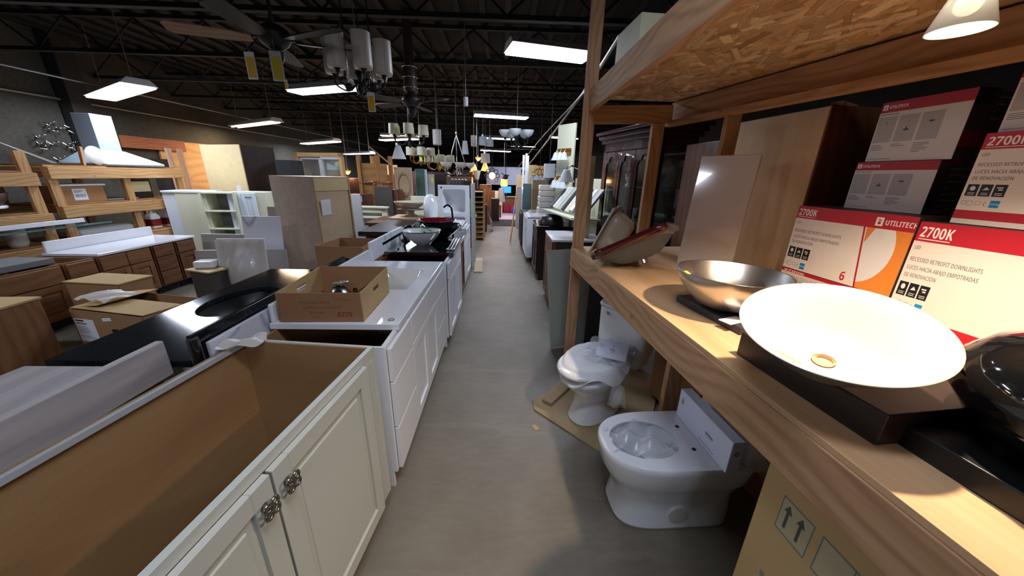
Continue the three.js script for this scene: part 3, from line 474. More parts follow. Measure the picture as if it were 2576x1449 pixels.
// wooden shelf units along the left wall
{
  const xs = -5.72;
  function unit(label, z0, z1, ys, top, bh, n, d = .75) {
    const L = z0 - z1, t = thing('wooden_shelf_unit', label, 'shelf unit', [xs, 0, (z0 + z1) / 2]);
    for (let i = 0; i < n; i++) { const z = L / 2 - .05 - i * (L - .1) / (n - 1); part(t, 'post', bx(.045, top, .1, .003, 'y'), M.pineLeft, [-.03, top / 2, z]); part(t, 'post', bx(.045, top, .1, .003, 'y'), M.pineLeft, [-d, top / 2, z]); }
    for (const y of ys) { part(t, 'front_beam', bx(.045, bh, L, .003, 'z'), M.pineLeft, [.018, y - bh / 2, 0]); part(t, 'rear_beam', bx(.045, bh, L, .003, 'z'), M.pineLeft, [-d - .045, y - bh / 2, 0]); part(t, 'shelf_board', bx(d - .01, .02, L, .002, 'z'), M.plyEdge, [-d / 2 - .005, y + .01, 0]); }
    return t;
  }
  unit('pine shelf unit with range hood on top by the left concrete wall', -4.62, -6.5, [1.58, 1.09, .62], 1.59, .15, 3);
  unit('pine shelf unit with brown basin at the far left edge', -2.6, -4.5, [1.5, 1.02, .62], 1.75, .15, 2);
  // goods on it
  const t = thing('range_hood', 'pale blue-grey pyramid range hood standing on the pine shelf', 'range hood', [-6.05, 1.6005, -5.78]);
  part(t, 'canopy', loft([[0, 0, 0, .36, .45, 14], [.04, 0, 0, .36, .45, 14], [.22, -.06, .06, .15, .17, 14]], 64), plain(0x96a6b4, .4));
  part(t, 'chimney', bx(.26, .5, .3, .004, 'y'), plain(0x96a6b4, .4), [-.06, .465, .06]); part(t, 'filter_panel', bx(.6, .006, .8, 0), M.paleGrey, [0, -.0, 0]);
  single('round_cover', 'round clear plastic cover leaning beside the range hood', 'cover', tr(lathe([[0, .04], [.09, .03], [.13, 0], [.125, -.002], [.085, .024], [0, .034]], 28), 0, 0, 0, 0, 0, R(-80)), M.wrapThick, [-5.8, 1.735, -5.32]);
  single('timber_offcut', 'short pine stick standing up on the shelf beside the round cover', 'timber', bx(.04, .24, .03, .002), M.pineLeft, [-5.78, 1.722, -5.12], [R(-6), 0, 0]);
  let c = thing('carton', 'small brown carton with a white label on the middle pine shelf', 'carton', [-5.98, 1.1105, -5.02]);
  part(c, 'body', bx(.34, .22, .52, .004, 'z'), M.carton, [0, .11, 0]); part(c, 'label_sheet', new THREE.PlaneGeometry(.16, .15).rotateY(Math.PI / 2), print(128, 128, (k, W, H) => { k.fillStyle = '#dfe2ea'; k.fillRect(0, 0, W, H); k.fillStyle = '#444'; for (let i = 0; i < 22; i++) k.fillRect(14 + i * 4.6, 60, 1 + 2.6 * hash(i, 1, 8), 34); k.fillRect(14, 20, 80, 6); k.fillRect(14, 34, 60, 5); }), [.172, .11, .05]);
  single('white_tray', 'thin white tray resting on top of the small labelled carton', 'tray', bx(.4, .025, .55, .008, 'z'), M.whitePaint, [-5.98, 1.344, -5.02]);
  c = thing('cardboard_sign', 'black and yellow printed card box on the middle pine shelf', 'box', [-6.0, 1.1105, -5.95]);
  part(c, 'body', bx(.1, .3, .36, .004), M.blackMatte, [0, .15, 0]); part(c, 'printed_card', bx(.004, .16, .3, .001), plain(0xdcd9a8, .6), [.053, .18, 0]);
  for (const z of [-5.85, -6.12]) { c = thing('jug', 'white plastic jug with red and orange label on the lower pine shelf', 'jug', [-5.82, .6405, z], 0, 'labelled white jugs');
    part(c, 'body', loft([[0, 0, 0, .07, .085, 5], [.18, 0, 0, .07, .085, 5], [.23, 0, 0, .045, .05, 4]], 32), M.paper, [0, 0, 0]); part(c, 'neck', cyl(.022, .024, .04, 16), M.paper, [0, .25, 0]); part(c, 'handle', tube([[0, .19, -.05], [0, .25, -.07], [0, .25, -.01]], .01, 12, 6), M.paper); part(c, 'label_band', loft([[.03, 0, 0, .0715, .0865, 5], [.14, 0, 0, .0715, .0865, 5]], 32, false, false), print(128, 64, (k, W, H) => { k.fillStyle = '#7a1c12'; k.fillRect(0, 0, W, H); k.fillStyle = '#e0701e'; for (let i = 0; i < 9; i++) { k.beginPath(); k.arc(hash(i, 1, 5) * W, 30 + 20 * hash(i, 2, 5), 10, 0, 7); k.fill(); } k.fillStyle = '#f2d9a0'; k.fillRect(10, 8, 90, 9); })); }
  single('rolled_mat', 'thick grey rolled foam mat lying on the lower pine shelf', 'mat', bx(.5, .12, .75, .05, 'z'), M.paleGrey, [-6.02, .7015, -5.13]);
  single('metal_tray', 'shallow grey metal tray on the middle pine shelf beyond the labelled carton', 'tray', bx(.4, .03, .45, .01), M.midGrey, [-6.0, 1.126, -5.5]);
  c = thing('basin', 'large brown round basin with white rim on the far left shelf', 'sink', [-5.95, 1.0405, -4.0]);
  part(c, 'bowl', lathe([[.1, 0], [.2, .05], [.29, .18], [.3, .24], [.28, .24], [.19, .07], [0, .03]], 40), plain(0x4a3632, .3)); part(c, 'white_rim', tr(new THREE.TorusGeometry(.25, .02, 10, 40), 0, .085, 0, R(90)), M.porcelain);
  single('white_vase', 'white cylindrical vase on the lowest shelf of the far left unit', 'vase', lathe([[0, 0], [.07, 0], [.09, .06], [.09, .26], [.07, .28], [.06, .28], [.06, .02], [0, .02]], 28), M.porcelain, [-5.85, .6405, -4.2]);
  single('tan_board', 'tall tan board leaning on top of the far left shelf', 'panel', bx(.04, .85, .55, .004, 'y'), M.tanPanel, [-6.05, 1.955, -4.15], [0, 0, R(4)]);
  // brass curtain rods and wall brackets
  for (let i = 0; i < 3; i++) single('curtain_rod', 'thin pale rod leaning diagonally against the left concrete wall', 'rod', bar([-7.2, 2.42 - i * .035, -4.35 - i * .03], [-7.15, 1.62, -5.9 - i * .03], .011, 8), M.conduit, null, null, 'leaning rods on the left wall');
  const hook = flat([bar([0, 0, 0], [.06, 0, 0], .012, 6), tube([[.06, 0, -.09], [.09, .03, -.05], [.06, 0, 0], [.09, -.03, .05], [.06, .02, .09]], .009, 14, 5)]);
  const spots = [[118, 310], [124, 328], [142, 322], [170, 315], [182, 330], [96, 360], [106, 365], [128, 360], [168, 362], [178, 365], [210, 373], [190, 380], [145, 398], [172, 406], [196, 402], [208, 400], [92, 342], [222, 408]];
  for (const [u, v] of spots) { const p = atX(u, v, XL + .02); single('wall_tap', 'chrome tap hung in the cluster on the left concrete wall', 'tap', hook, M.chrome, [XL + .005, p.y, p.z], [rnd(-.8, .8), 0, 0], 'chrome taps on the left wall'); }
  for (const [u, dx] of [[430, 0], [458, 0]]) { const p = atX(u, 380, -6.4); single('pallet_plank', 'weathered grey upright plank leaning by the end of the pine shelf', 'plank', bx(.03, 1.95, .11, .003, 'y'), M.rawWood, [-6.45, .975, p.z], [0, 0, R(0)], 'weathered upright planks'); }
  single('dark_sheet', 'thin dark framed sheet standing behind the weathered planks', 'frame', bx(.03, 1.75, .35, .003, 'y'), M.blackMatte, [-6.6, .875, -7.12]);
}

// ---------------------------------------------------------------- big timber display shelf on the right
const TH = R(4), SO = V(.565, 0, -2.66); // far front corner; local +z towards the camera
const SD = .98, SL = 3.6, BY = 1.06;
const toW = (x, y, z) => V(x, y, z).applyAxisAngle(V(0, 1, 0), TH).add(SO);
const S = thing('timber_display_shelf', 'big pine display shelf with plywood board and chipboard canopy beside the aisle', 'shelf unit', [SO.x, 0, SO.z], TH);
{
  part(S, 'shelf_board', bx(SD, .018, SL, .002, 'z'), M.plywood, [SD / 2 + .005, BY - .009, SL / 2 - .05]);
  part(S, 'front_beam', bx(.038, .14, SL, .004, 'z'), M.pineWarm, [.02, BY - .018 - .07, SL / 2 - .05]);
  part(S, 'rear_beam', bx(.038, .14, SL, .004, 'z'), M.pineWarm, [SD - .02, BY - .018 - .07, SL / 2 - .05]);
  for (const z of [.05, 1.1, 2.3]) part(S, 'cross_beam', bx(SD - .08, .1, .038, .003), M.pineWarm, [SD / 2, BY - .07, z]);
  part(S, 'post', bx(.085, BY - .16, .04, .003, 'y'), M.pineWarm, [.0425, (BY - .16) / 2, .0]);
  part(S, 'post', bx(.085, 2.95 - BY, .04, .003, 'y'), M.pineWarm, [.0425, BY + (2.95 - BY) / 2, .0]);
  part(S, 'post', bx(.085, BY - .16, .04, .003, 'y'), M.pineWarm, [.0425 + .3, (BY - .16) / 2, 1.05]);
}
{ // posts behind and canopy: its front edge runs with the aisle, its rear beam opens towards the camera
  const W = new THREE.Group(); const inv = (x, y, z) => V(x, y, z).sub(SO).applyAxisAngle(V(0, 1, 0), -TH).toArray();
  const rb = (z) => 1.25 + (z + 2.78) * .214; // rear beam x at depth z
  const bm = (name, a, b, w, h, m) => part(S, name, beam(inv(...a), inv(...b), w, h), m);
  for (const [x, z] of [[1.14, -2.72], [1.4, -2.25]]) part(S, 'rear_post', bx(.09, 1.98, .04, .003, 'y'), M.pineWarm, inv(x, .99, z));
  bm('canopy_front_beam', [.62, 2.11, -2.78], [.6, 2.11, .9], .038, .14, M.pineWarm);
  bm('canopy_rear_beam', [rb(-2.8) + .03, 2.06, -2.8], [rb(.9) + .03, 2.06, .9], .038, .15, M.pineWarm);
  bm('canopy_rear_ledge', [rb(-2.8), 1.99, -2.8], [rb(.9), 1.99, .9], .06, .038, M.pineWarm);
  bm('canopy_cross_beam', [.64, 2.03, -2.74], [1.24, 2.05, -2.74], .038, .12, M.pineWarm);
  bm('canopy_cross_beam', [.64, 2.1, .2], [rb(.2), 2.06, .2], .038, .13, M.pineWarm);
  const g = extrude([[.6, 2.8], [rb(-2.8) + .06, 2.8], [rb(.9) + .06, -.9], [.6, -.9]], .016).rotateX(-Math.PI / 2).translate(0, 2.145, 0); g.translate(-SO.x, 0, -SO.z); g.rotateY(-TH); uvm(g, 'z'); part(S, 'chipboard_deck', g, M.osb);
}
const shelfPlane = (x) => ({ p: toW(x, 0, 0), n: V(1, 0, 0).applyAxisAngle(V(0, 1, 0), TH) });
const onShelf = (u, v, x) => { const { p, n } = shelfPlane(x); const w = onPlane(u, v, p, n); return w.clone().sub(SO).applyAxisAngle(V(0, 1, 0), -TH); };

// vessel sinks on the board
function stand(label, x, z, turn, w, d, m, h = .03) { return single('display_stand', label, 'stand', bx(w, h, d, .004), m, [x, BY + h / 2 + .0005, z], [0, TH + turn, 0]); }
{
  stand('dark slate tile under the steel bowl on the pine shelf', .98, -1.3, R(6), .28, .36, M.slate);
  single('white_card', 'small white price card under the steel bowl', 'card', bx(.1, .004, .05, .001), M.paper, [.885, BY + .0335, -1.16], [0, TH + .3, 0]);
  let t = thing('vessel_sink', 'brushed stainless steel round vessel bowl on a dark tile', 'sink', [.94, BY + .031, -1.3]);
  const r = .21, h = .155;
  part(t, 'bowl', lathe([[.05, 0], [.07, .003], [.12, .025], [.165, .07], [.195, .115], [r, h], [r - .012, h], [.18, .11], [.15, .068], [.1, .028], [.03, .014], [.024, .012]], 64), M.steel);
  part(t, 'sticker', bx(.045, .001, .014, .0003), M.limeTag, [-.2, h + .0012, .02], [0, R(80), 0]);
  stand('dark espresso square stand under the ivory bowl', .95, -.78, R(2), .32, .4, M.espresso, .08);
  t = thing('vessel_sink', 'wide ivory ceramic vessel bowl with drain hole on a dark stand', 'sink', [.82, BY + .081, -.735]);
  const R2 = .19, H2 = .125, k = R2 / .215, rot = (g) => { g.applyMatrix4(new THREE.Matrix4().makeRotationAxis(V(.67, 0, .74).normalize(), R(17))); g.translate(0, .0195, 0); return g; };
  part(t, 'bowl', rot(lathe([[.03, 0], [.075, 0], [.09, .008], [.14, .06], [.19, .125], [.215, .152], [.217, .157], [.208, .158], [.18, .12], [.13, .06], [.1, .03], [.07, .018], [.027, .012]].map(q => [q[0] * k, q[1] * H2 / .158]), 72)), M.ivory);
  part(t, 'drain_hole', rot(lathe([[.024, .0135], [.021, .003], [0, .003]], 24)), M.maplePanel);
  part(t, 'sticker', rot(tr(bx(.016, .0012, .05, .0003), .153, H2 - .021, 0, 0, 0, R(38)).rotateY(R(200))), M.limeTag);
  t = thing('vessel_sink', 'glossy black vessel bowl at the near end of the pine shelf', 'sink', [1.12, BY + .001, -.43], TH);
  part(t, 'bowl', lathe([[.07, .05], [.12, .054], [.2, .09], [.24, .15], [.235, .205], [.2, .25], [.15, .275], [.11, .28], [.105, .272], [.17, .24], [.2, .18], [.14, .09], [0, .07]], 64), M.blackGloss);
  part(t, 'square_base', bx(.38, .05, .4, .004), plain(0x121214, .4), [-.05, .025, 0]);
  // maroon glass bowl tilted, bone sink standing, white slab
  t = thing('vessel_sink', 'dark maroon square glass vessel bowl tilted on its silver underside', 'sink', [.84, BY + .003, -2.06], R(-32));
  const tl = (g) => { g.rotateX(R(-9)); g.rotateZ(R(30)); g.translate(0, .135, 0); return g; };
  part(t, 'bowl', tl(loft([[-.09, 0, 0, .06, .06, 2.4], [-.075, 0, 0, .12, .12, 2.6], [-.04, 0, 0, .17, .17, 3], [-.006, 0, 0, .2, .2, 4]], 48, false, true)), plain(0x666c74, .45, .2), null, null, 'silver grey underside');
  part(t, 'glass_rim', tl(loft([[-.006, 0, 0, .2, .2, 5], [.004, 0, 0, .235, .235, 7], [.03, 0, 0, .24, .24, 7], [.045, 0, 0, .235, .235, 7], [.01, 0, 0, .16, .16, 5], [-.05, 0, 0, .08, .08, 3]], 48, true, false)), M.maroonGlass);
  part(t, 'drain_collar', tl(tr(cyl(.03, .03, .03, 18), 0, -.1, 0)), M.steel);
  t = thing('drop_in_sink', 'bone coloured drop-in sink standing on its rim edge at the shelf end', 'sink', [.80, BY + .004, -2.5], R(-28));
  const q = (g) => { g.rotateZ(R(66)); g.translate(-.03, .172, 0); return g; };
  part(t, 'rim', q(bx(.36, .016, .34, .007)), M.bone);
  part(t, 'basin_shell', q(loft([[-.17, 0, 0, .1, .09, 3], [-.15, 0, 0, .125, .115, 3.5], [-.06, 0, 0, .15, .14, 4], [-.008, 0, 0, .155, .145, 4]], 44)), M.bone);
  part(t, 'drain_boss', q(tr(cyl(.04, .035, .04, 20), -.02, -.185, 0)), M.bone);
  t = thing('stone_slab', 'polished white stone slab leaning against the rear shelf post', 'slab', [1.27, BY + .002, -2.05], R(-54));
  part(t, 'slab', bx(.32, .68, .03, .004, 'y'), phys({ color: 0xdcd6d6, roughness: .1, clearcoat: .5 }), [0, .338, -.05], [R(-7), 0, 0]);
}
// tall cabinets behind the shelf
{
  const turn = R(6), mk = (label, x, z, w, d, h, front, side) => { const t = thing('tall_cabinet', label, 'cabinet', [x, 0, z], turn);
    part(t, 'carcass', bx(d, h, w, .004, 'y'), side, [d / 2 + .006, h / 2, 0]); part(t, 'back_sheet', bx(.01, h - .01, w - .004, .001, 'y'), front, [0, h / 2, 0]); return t; };
  mk('tall maple cabinet back behind the pine shelf beside the boxed downlights', 1.62, -2.17, .62, .5, 1.97, M.maplePanel, M.brownWood);
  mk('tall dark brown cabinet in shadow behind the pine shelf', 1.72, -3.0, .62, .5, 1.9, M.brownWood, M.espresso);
  single('pine_scrap', 'small pine scrap lying on top of the tall maple cabinet', 'timber', bx(.2, .02, .05, .002), M.pineWarm, [1.78, 1.981, -1.93], [0, .5, 0]);
}
// boxed downlights
const boxSide = print(256, 256, (c, W, H) => { c.fillStyle = '#4a4446'; c.fillRect(0, 0, W, H); c.fillStyle = '#7c1020'; c.fillRect(0, 0, W, 44); c.fillStyle = '#191717'; c.fillRect(30, 130, 90, 60); c.fillStyle = '#8c8688'; for (let i = 0; i < 10; i++) c.fillRect(140, 60 + i * 18, 90 * hash(i, 2, 6), 5); });
boxSide.map.wrapS = boxSide.map.wrapT = THREE.RepeatWrapping; boxSide.map.repeat.set(3, 3);
const mark = (c, x, y, s, txt) => { c.fillStyle = '#fff'; c.fillRect(x, y, s, s); c.fillStyle = '#c01930'; c.fillRect(x + s * .3, y + s * .25, s * .4, s * .14); c.fillRect(x + s * .3, y + s * .5, s * .4, s * .3); c.fillStyle = '#fff'; c.font = `bold ${s * .8}px sans-serif`; c.fillText(txt, x + s * 1.25, y + s * .82); };
const icons = (c, x, y, s) => { for (let i = 0; i < 3; i++) { c.fillStyle = '#15181c'; c.fillRect(x + i * s * 1.15, y, s, s * 1.2); c.fillStyle = '#e8eaf0'; if (i === 0) { c.beginPath(); c.arc(x + s / 2, y + s * .42, s * .24, 0, 7); c.fill(); } else if (i === 1) { c.beginPath(); c.moveTo(x + s * 1.35, y + s * .6); c.lineTo(x + s * 1.65, y + s * .25); c.lineTo(x + s * 1.95, y + s * .55); c.fill(); } else { c.fillRect(x + 2.5 * s, y + s * .25, s * .5, s * .12); c.fillRect(x + 2.65 * s, y + s * .45, s * .35, s * .12); } c.fillRect(x + i * s * 1.15 + s * .2, y + s * .85, s * .6, s * .06); c.fillRect(x + i * s * 1.15 + s * .2, y + s * 1.0, s * .6, s * .06); } };
const energy = (c, x, y, s) => { c.strokeStyle = '#555'; c.lineWidth = 2; c.beginPath(); c.arc(x + s, y + s / 2, s * .36, 0, 7); c.stroke(); c.strokeRect(x, y + s * .2, s * .5, s * .5); c.strokeRect(x + s * 1.7, y + s * .2, s * .6, s * .5); c.fillStyle = '#555'; c.font = `${s * .7}px sans-serif`; c.fillText('C', x + s * 2.6, y + s * .8); c.fillStyle = '#1f8fd8'; c.fillRect(x + s * 3.4, y, s * 1.1, s); c.fillStyle = '#d6efff'; c.font = `italic bold ${s * .34}px sans-serif`; c.fillText('energy', x + s * 3.44, y + s * .6); };
const faceBig = print(1024, 512, (c, W, H) => {
  c.fillStyle = '#f2efec'; c.fillRect(0, 0, W, H); c.fillStyle = '#f0943a'; c.fillRect(640, 90, W - 640, H); c.fillStyle = '#eef0f6'; c.beginPath(); c.arc(690, 230, 250, -1.1, 1.55); c.lineTo(690, 230); c.fill(); c.fillStyle = '#f2efec'; c.beginPath(); c.moveTo(600, 90); c.lineTo(690, 90); c.lineTo(740, H); c.lineTo(600, H); c.fill(); c.strokeStyle = '#b81a33'; c.lineWidth = 14; c.beginPath(); c.moveTo(668, 80); c.lineTo(745, H); c.stroke();
  c.fillStyle = '#c01930'; c.fillRect(0, 0, W, 96); c.fillStyle = '#fff'; c.font = 'bold 70px sans-serif'; c.fillText('2700K', 14, 72); c.fillRect(14, 80, 190, 4); mark(c, 740, 24, 56, 'UTILITECH');
  c.fillStyle = '#3c3c40'; c.font = '26px sans-serif'; c.fillText('LED', 24, 140); c.font = '31px sans-serif'; c.fillText('RECESSED RETROFIT DOWNLIGHTS', 24, 206); c.fillText('LUCES HACIA ABAJO EMPOTRADAS', 24, 254); c.fillText('DE RENOVACIÓN', 24, 296); icons(c, 20, 330, 72); energy(c, 20, 446, 50); c.fillStyle = '#c01930'; c.font = 'bold 90px sans-serif'; c.fillText('6', 600, 490);
}, .45);
const faceLong = print(1024, 700, (c, W, H) => {
  c.fillStyle = '#efe9e4'; c.fillRect(0, 0, W, H); c.fillStyle = '#c01930'; c.fillRect(0, 0, W, 120); c.fillRect(0, 590, W, 70); c.fillStyle = '#fff'; c.font = 'bold 88px sans-serif'; c.fillText('2700K', 24, 92); c.fillRect(24, 102, 240, 5); c.fillStyle = '#3c3c40'; c.font = '30px sans-serif'; c.fillText('LED', 24, 170); c.font = '34px sans-serif'; c.fillText('RECESSED RETROFIT DOWNLIGHTS', 24, 246); c.fillText('LUCES HACIA ABAJO EMPOTRADAS', 24, 300); c.fillText('DE RENOVACIÓN', 24, 350); icons(c, 20, 385, 76); energy(c, 24, 506, 54);
}, .45);
const faceSteps = print(768, 512, (c, W, H) => {
  c.fillStyle = '#dedbdc'; c.fillRect(0, 0, W, H); c.fillStyle = '#b01830'; c.fillRect(0, 0, W, 88); mark(c, 16, 22, 44, 'UTILITECH'); c.fillStyle = '#6a686a'; for (let i = 0; i < 16; i++) c.fillRect(14 + i * 11, 102, 8, 8);
  for (let i = 0; i < 3; i++) { const x = 10 + i * 200; c.fillStyle = '#b4b2b6'; c.fillRect(x, 126, 178, 220); c.fillStyle = '#4c4a4e'; c.beginPath(); c.ellipse(x + 90, [180, 250, 200][i], [6, 26, 24][i], [6, 9, 8][i], 0, 0, 7); c.fill(); if (i === 1) { c.fillRect(x + 84, 224, 12, 20); c.fillRect(x + 90, 180, 12, 4); } }
  c.fillStyle = '#777'; for (const [x, n] of [[14, 4], [210, 2], [410, 6]]) for (let i = 0; i < n; i++) c.fillRect(x, 366 + i * 14, 70 + 70 * hash(i, x, 4), 5); c.fillRect(14, 488, 240, 4);
}, .5);
{
  let n = 0;
  function lbox(label, x, y, z, w, h, d, face, turn = 0) { // front faces the aisle (local -x); y is its base
    const p = toW(x, y, z), t = thing('light_carton', label, 'box', p.toArray(), TH + turn, 'boxed downlights');
    part(t, 'carton_body', bx(d, h, w, .003), boxSide, [d / 2, h / 2, 0]);
    const g = new THREE.PlaneGeometry(w - .002, h - .002); g.rotateY(-Math.PI / 2); part(t, 'printed_front', g, face, [-.0008, h / 2, 0]); n++; return t;
  }
  const X = .90, F = (u, v) => onShelf(u, v, X);
  const a = F(2012, 517), b = F(2315, 552), c = F(1978, 660);           // front box with product picture
  const zc = (a.z + b.z) / 2, w1 = b.z - a.z, hh = .235;
  const base1 = BY + .001 + .1;
  lbox('red and white downlight box lying under the box with the product picture', X, BY + .001, zc, w1, .1, .3, faceLong);
  lbox('red and white downlight box with round lamp picture on orange', X, base1 + .001, zc, w1, Math.max(.18, a.y - base1), .3, faceBig);
  const s0 = F(2320, 555), s1 = F(2520, 600);
  const y2 = Math.max(.3, s0.y - BY - .001);
  lbox('big red and white downlight box standing beside the box with the lamp picture', X - .02, BY + .001, b.z + .02 + .19, .38, y2, .32, faceLong);
  lbox('upper red and white downlight box stacked on the big one at the right', X + .02, BY + .0025 + y2, b.z + .06 + .2, .38, F(2430, 340).y - BY - y2, .32, faceLong);
  lbox('topmost downlight box with grey step pictures at the right', X + .04, F(2430, 340).y + .003, b.z + .07 + .2, .38, .19, .32, faceSteps);
  const yb = Math.max(a.y, base1 + .18) + .002, X3 = X + .12;
  const F3 = (u, v) => onShelf(u, v, X3), u0 = F3(2170, 408), u1 = F3(2385, 408), ut = F3(2208, 262);
  const h3 = u0.y - yb;
  lbox('downlight box with grey step pictures under the like box', X3, yb, (u0.z + u1.z) / 2 - .02, u1.z - u0.z, h3, .2, faceSteps);
  lbox('downlight box with grey step pictures on top of the like box', X3 + .01, yb + h3 + .001, (u0.z + u1.z) / 2, u1.z - u0.z, ut.y - u0.y, .2, faceSteps);
}
single('white_crate', 'white panelled box standing on top of the chipboard canopy', 'box', bx(.26, .34, .36, .006), M.creamWall, [.9, 2.333, -2.5], [0, R(4), 0]);
// warm lamp under the chipboard
{
  const t = thing('clamp_lamp', 'white cone-shaded warm lamp hanging under the chipboard canopy', 'lamp', [.93, 1.9, -.8]);
  const sh = lathe([[.018, .08], [.026, .075], [.05, .0], [.048, -.0], [.024, .07], [.016, .072]], 36);
  part(t, 'shade', sh, phys({ color: 0xf2f5f8, roughness: .4, transmission: .25, thickness: 0 }));
  part(t, 'bulb', new THREE.SphereGeometry(.02, 18, 14), std({ color: 0xffffff, emissive: 0xffe2b8, emissiveIntensity: 20 }), [0, .045, 0]);
  part(t, 'stem', bar([0, .075, 0], [.0, .245, 0], .012, 10), M.chrome);
  const l = new THREE.SpotLight(0xffe4c4, SPOT_POWER, 0, R(68), .5, 2); l.position.set(0, -.004, 0); l.target.position.set(0, -1, 0); l.castShadow = true; l.shadow.radius = 1; l.name = 'warm_bulb_light'; t.add(l); t.add(l.target);
}

// ---------------------------------------------------------------- toilets and goods under the right shelf
{ // far toilet, one-piece, seat wrapped; local front is +z
  const t = thing('toilet', 'white one-piece toilet with plastic wrapped lid standing on flattened cardboard', 'toilet', [.70, .012, -2.03], R(-52));
  part(t, 'pedestal', loft([[0, 0, .03, .125, .24, 2.4, .22], [.015, 0, .03, .128, .24, 2.4, .225], [.12, 0, .03, .108, .235, 2.4, .18], [.2, 0, .04, .112, .24, 2.3, .18], [.27, 0, .05, .145, .27, 2.2, .24], [.34, 0, .06, .175, .29, 2.1, .3], [.4, 0, .06, .185, .3, 2.1, .32]], 56), M.porcelain);
  part(t, 'seat_lid', loft([[.4, 0, .06, .185, .2, 2.2, .325], [.43, 0, .06, .19, .2, 2.2, .33], [.445, 0, .06, .175, .19, 2.2, .31]], 56), M.porcelain);
  part(t, 'tank', loft([[.33, 0, -.25, .17, .1, 4], [.45, 0, -.26, .19, .1, 5], [.7, 0, -.27, .2, .095, 6]], 48), M.porcelain);
  part(t, 'tank_lid', loft([[.7, 0, -.27, .207, .1, 6], [.72, 0, -.27, .209, .102, 6], [.735, 0, -.27, .2, .095, 6]], 48), M.porcelain);
  part(t, 'flush_lever', bar([-.12, .665, -.178], [-.105, .665, -.165], .012, 12), M.chrome);
  // plastic wrap over the lid
  const w = sheet(2, 2, 30, 36, (u, v) => { const a = u * Math.sqrt(1 - v * v / 2), c = v * Math.sqrt(1 - u * u / 2), e = Math.max(0, Math.hypot(a, c) - .86) / .14, q = 1 - .02 * e; return [a * .207 * q, .012 - e * .075 * (1 + .5 * Math.sin(Math.atan2(c, a) * 5 + 1)) + .002 * Math.sin(a * 9 + c * 5), c * .285 * q + .03]; });
  single('foam_wrap', 'white foam sheet wrapped over the far toilet lid', 'foam sheet', w, M.foam, [.655, .466, -1.985], [0, R(-52), 0]);
  const b = single('plastic_bag', 'clear plastic bag with leaflet lying on the wrapped toilet lid', 'plastic bag', sheet(.3, .3, 20, 20, (x, z) => [x, .02 + .012 * Math.sin(x * 60 + z * 20) + .012 * Math.cos(z * 48 - x * 25), z]), M.wrap, [.72, .482, -1.97], [R(3), R(-30), R(-4)]);
  const lf = thing('leaflet', 'white folded instruction leaflet with small symbols inside the clear bag', 'leaflet', [.74, .508, -1.975], R(-26));
  part(lf, 'sheet', bx(.2, .006, .21, .002), M.paperBlue, [0, .009, 0], [R(6), 0, 0]); part(lf, 'printed_face', new THREE.PlaneGeometry(.19, .2).rotateX(-Math.PI / 2), print(256, 300, (c, W, H) => { c.fillStyle = '#e6eafb'; c.fillRect(0, 0, W, H); c.strokeStyle = '#3c3c46'; c.lineWidth = 3; c.strokeRect(118, 150, 22, 22); c.beginPath(); c.arc(129, 160, 18, 0, 7); c.stroke(); c.fillStyle = '#3c3c46'; c.fillRect(122, 80, 18, 6); c.fillRect(122, 92, 18, 6); }), [0, .0128, 0], [R(6), 0, 0]);
  single('plastic_flap', 'loose tail of plastic wrap hanging from the far toilet rim', 'plastic', sheet(.09, .16, 10, 14, (x, z) => [x * (1.0 + z * 3.5), -z - .08, .012 * Math.sin(x * 90 + z * 24) + .01 * Math.sin(z * 40)]), M.wrap, [.70, .44, -1.69], [0, R(-20), 0]);
  // cardboard under it
  const pts = [atY(1340, 1005, .01), atY(1345, 1030, .01), atY(1510, 1137, .01), atY(1640, 1050, .01), atY(1660, 960, .01), atY(1530, 900, .01), atY(1425, 945, .01), atY(1380, 985, .01)];
  const g = extrude(pts.map(p => [p.x, -p.z]), .008, .001); g.rotateX(-Math.PI / 2); uvm(g, 'x');
  single('cardboard_sheet', 'flattened cardboard sheet on the floor under the far toilet', 'cardboard', g, M.cartonFloor, [0, .002, 0]);
  single('cardboard_strip', 'folded cardboard edge lying on the floor behind the flattened sheet', 'cardboard', bx(.34, .02, .08, .004), M.cartonFloor, atY(1405, 985, .022).toArray(), [0, R(50), 0]);
  single('paper_scrap', 'tiny paper scrap lying on the aisle floor', 'paper', bx(.03, .002, .05, .0005), M.cartonPale, atY(1347, 1075, .0012).toArray(), [0, .5, 0]);
}
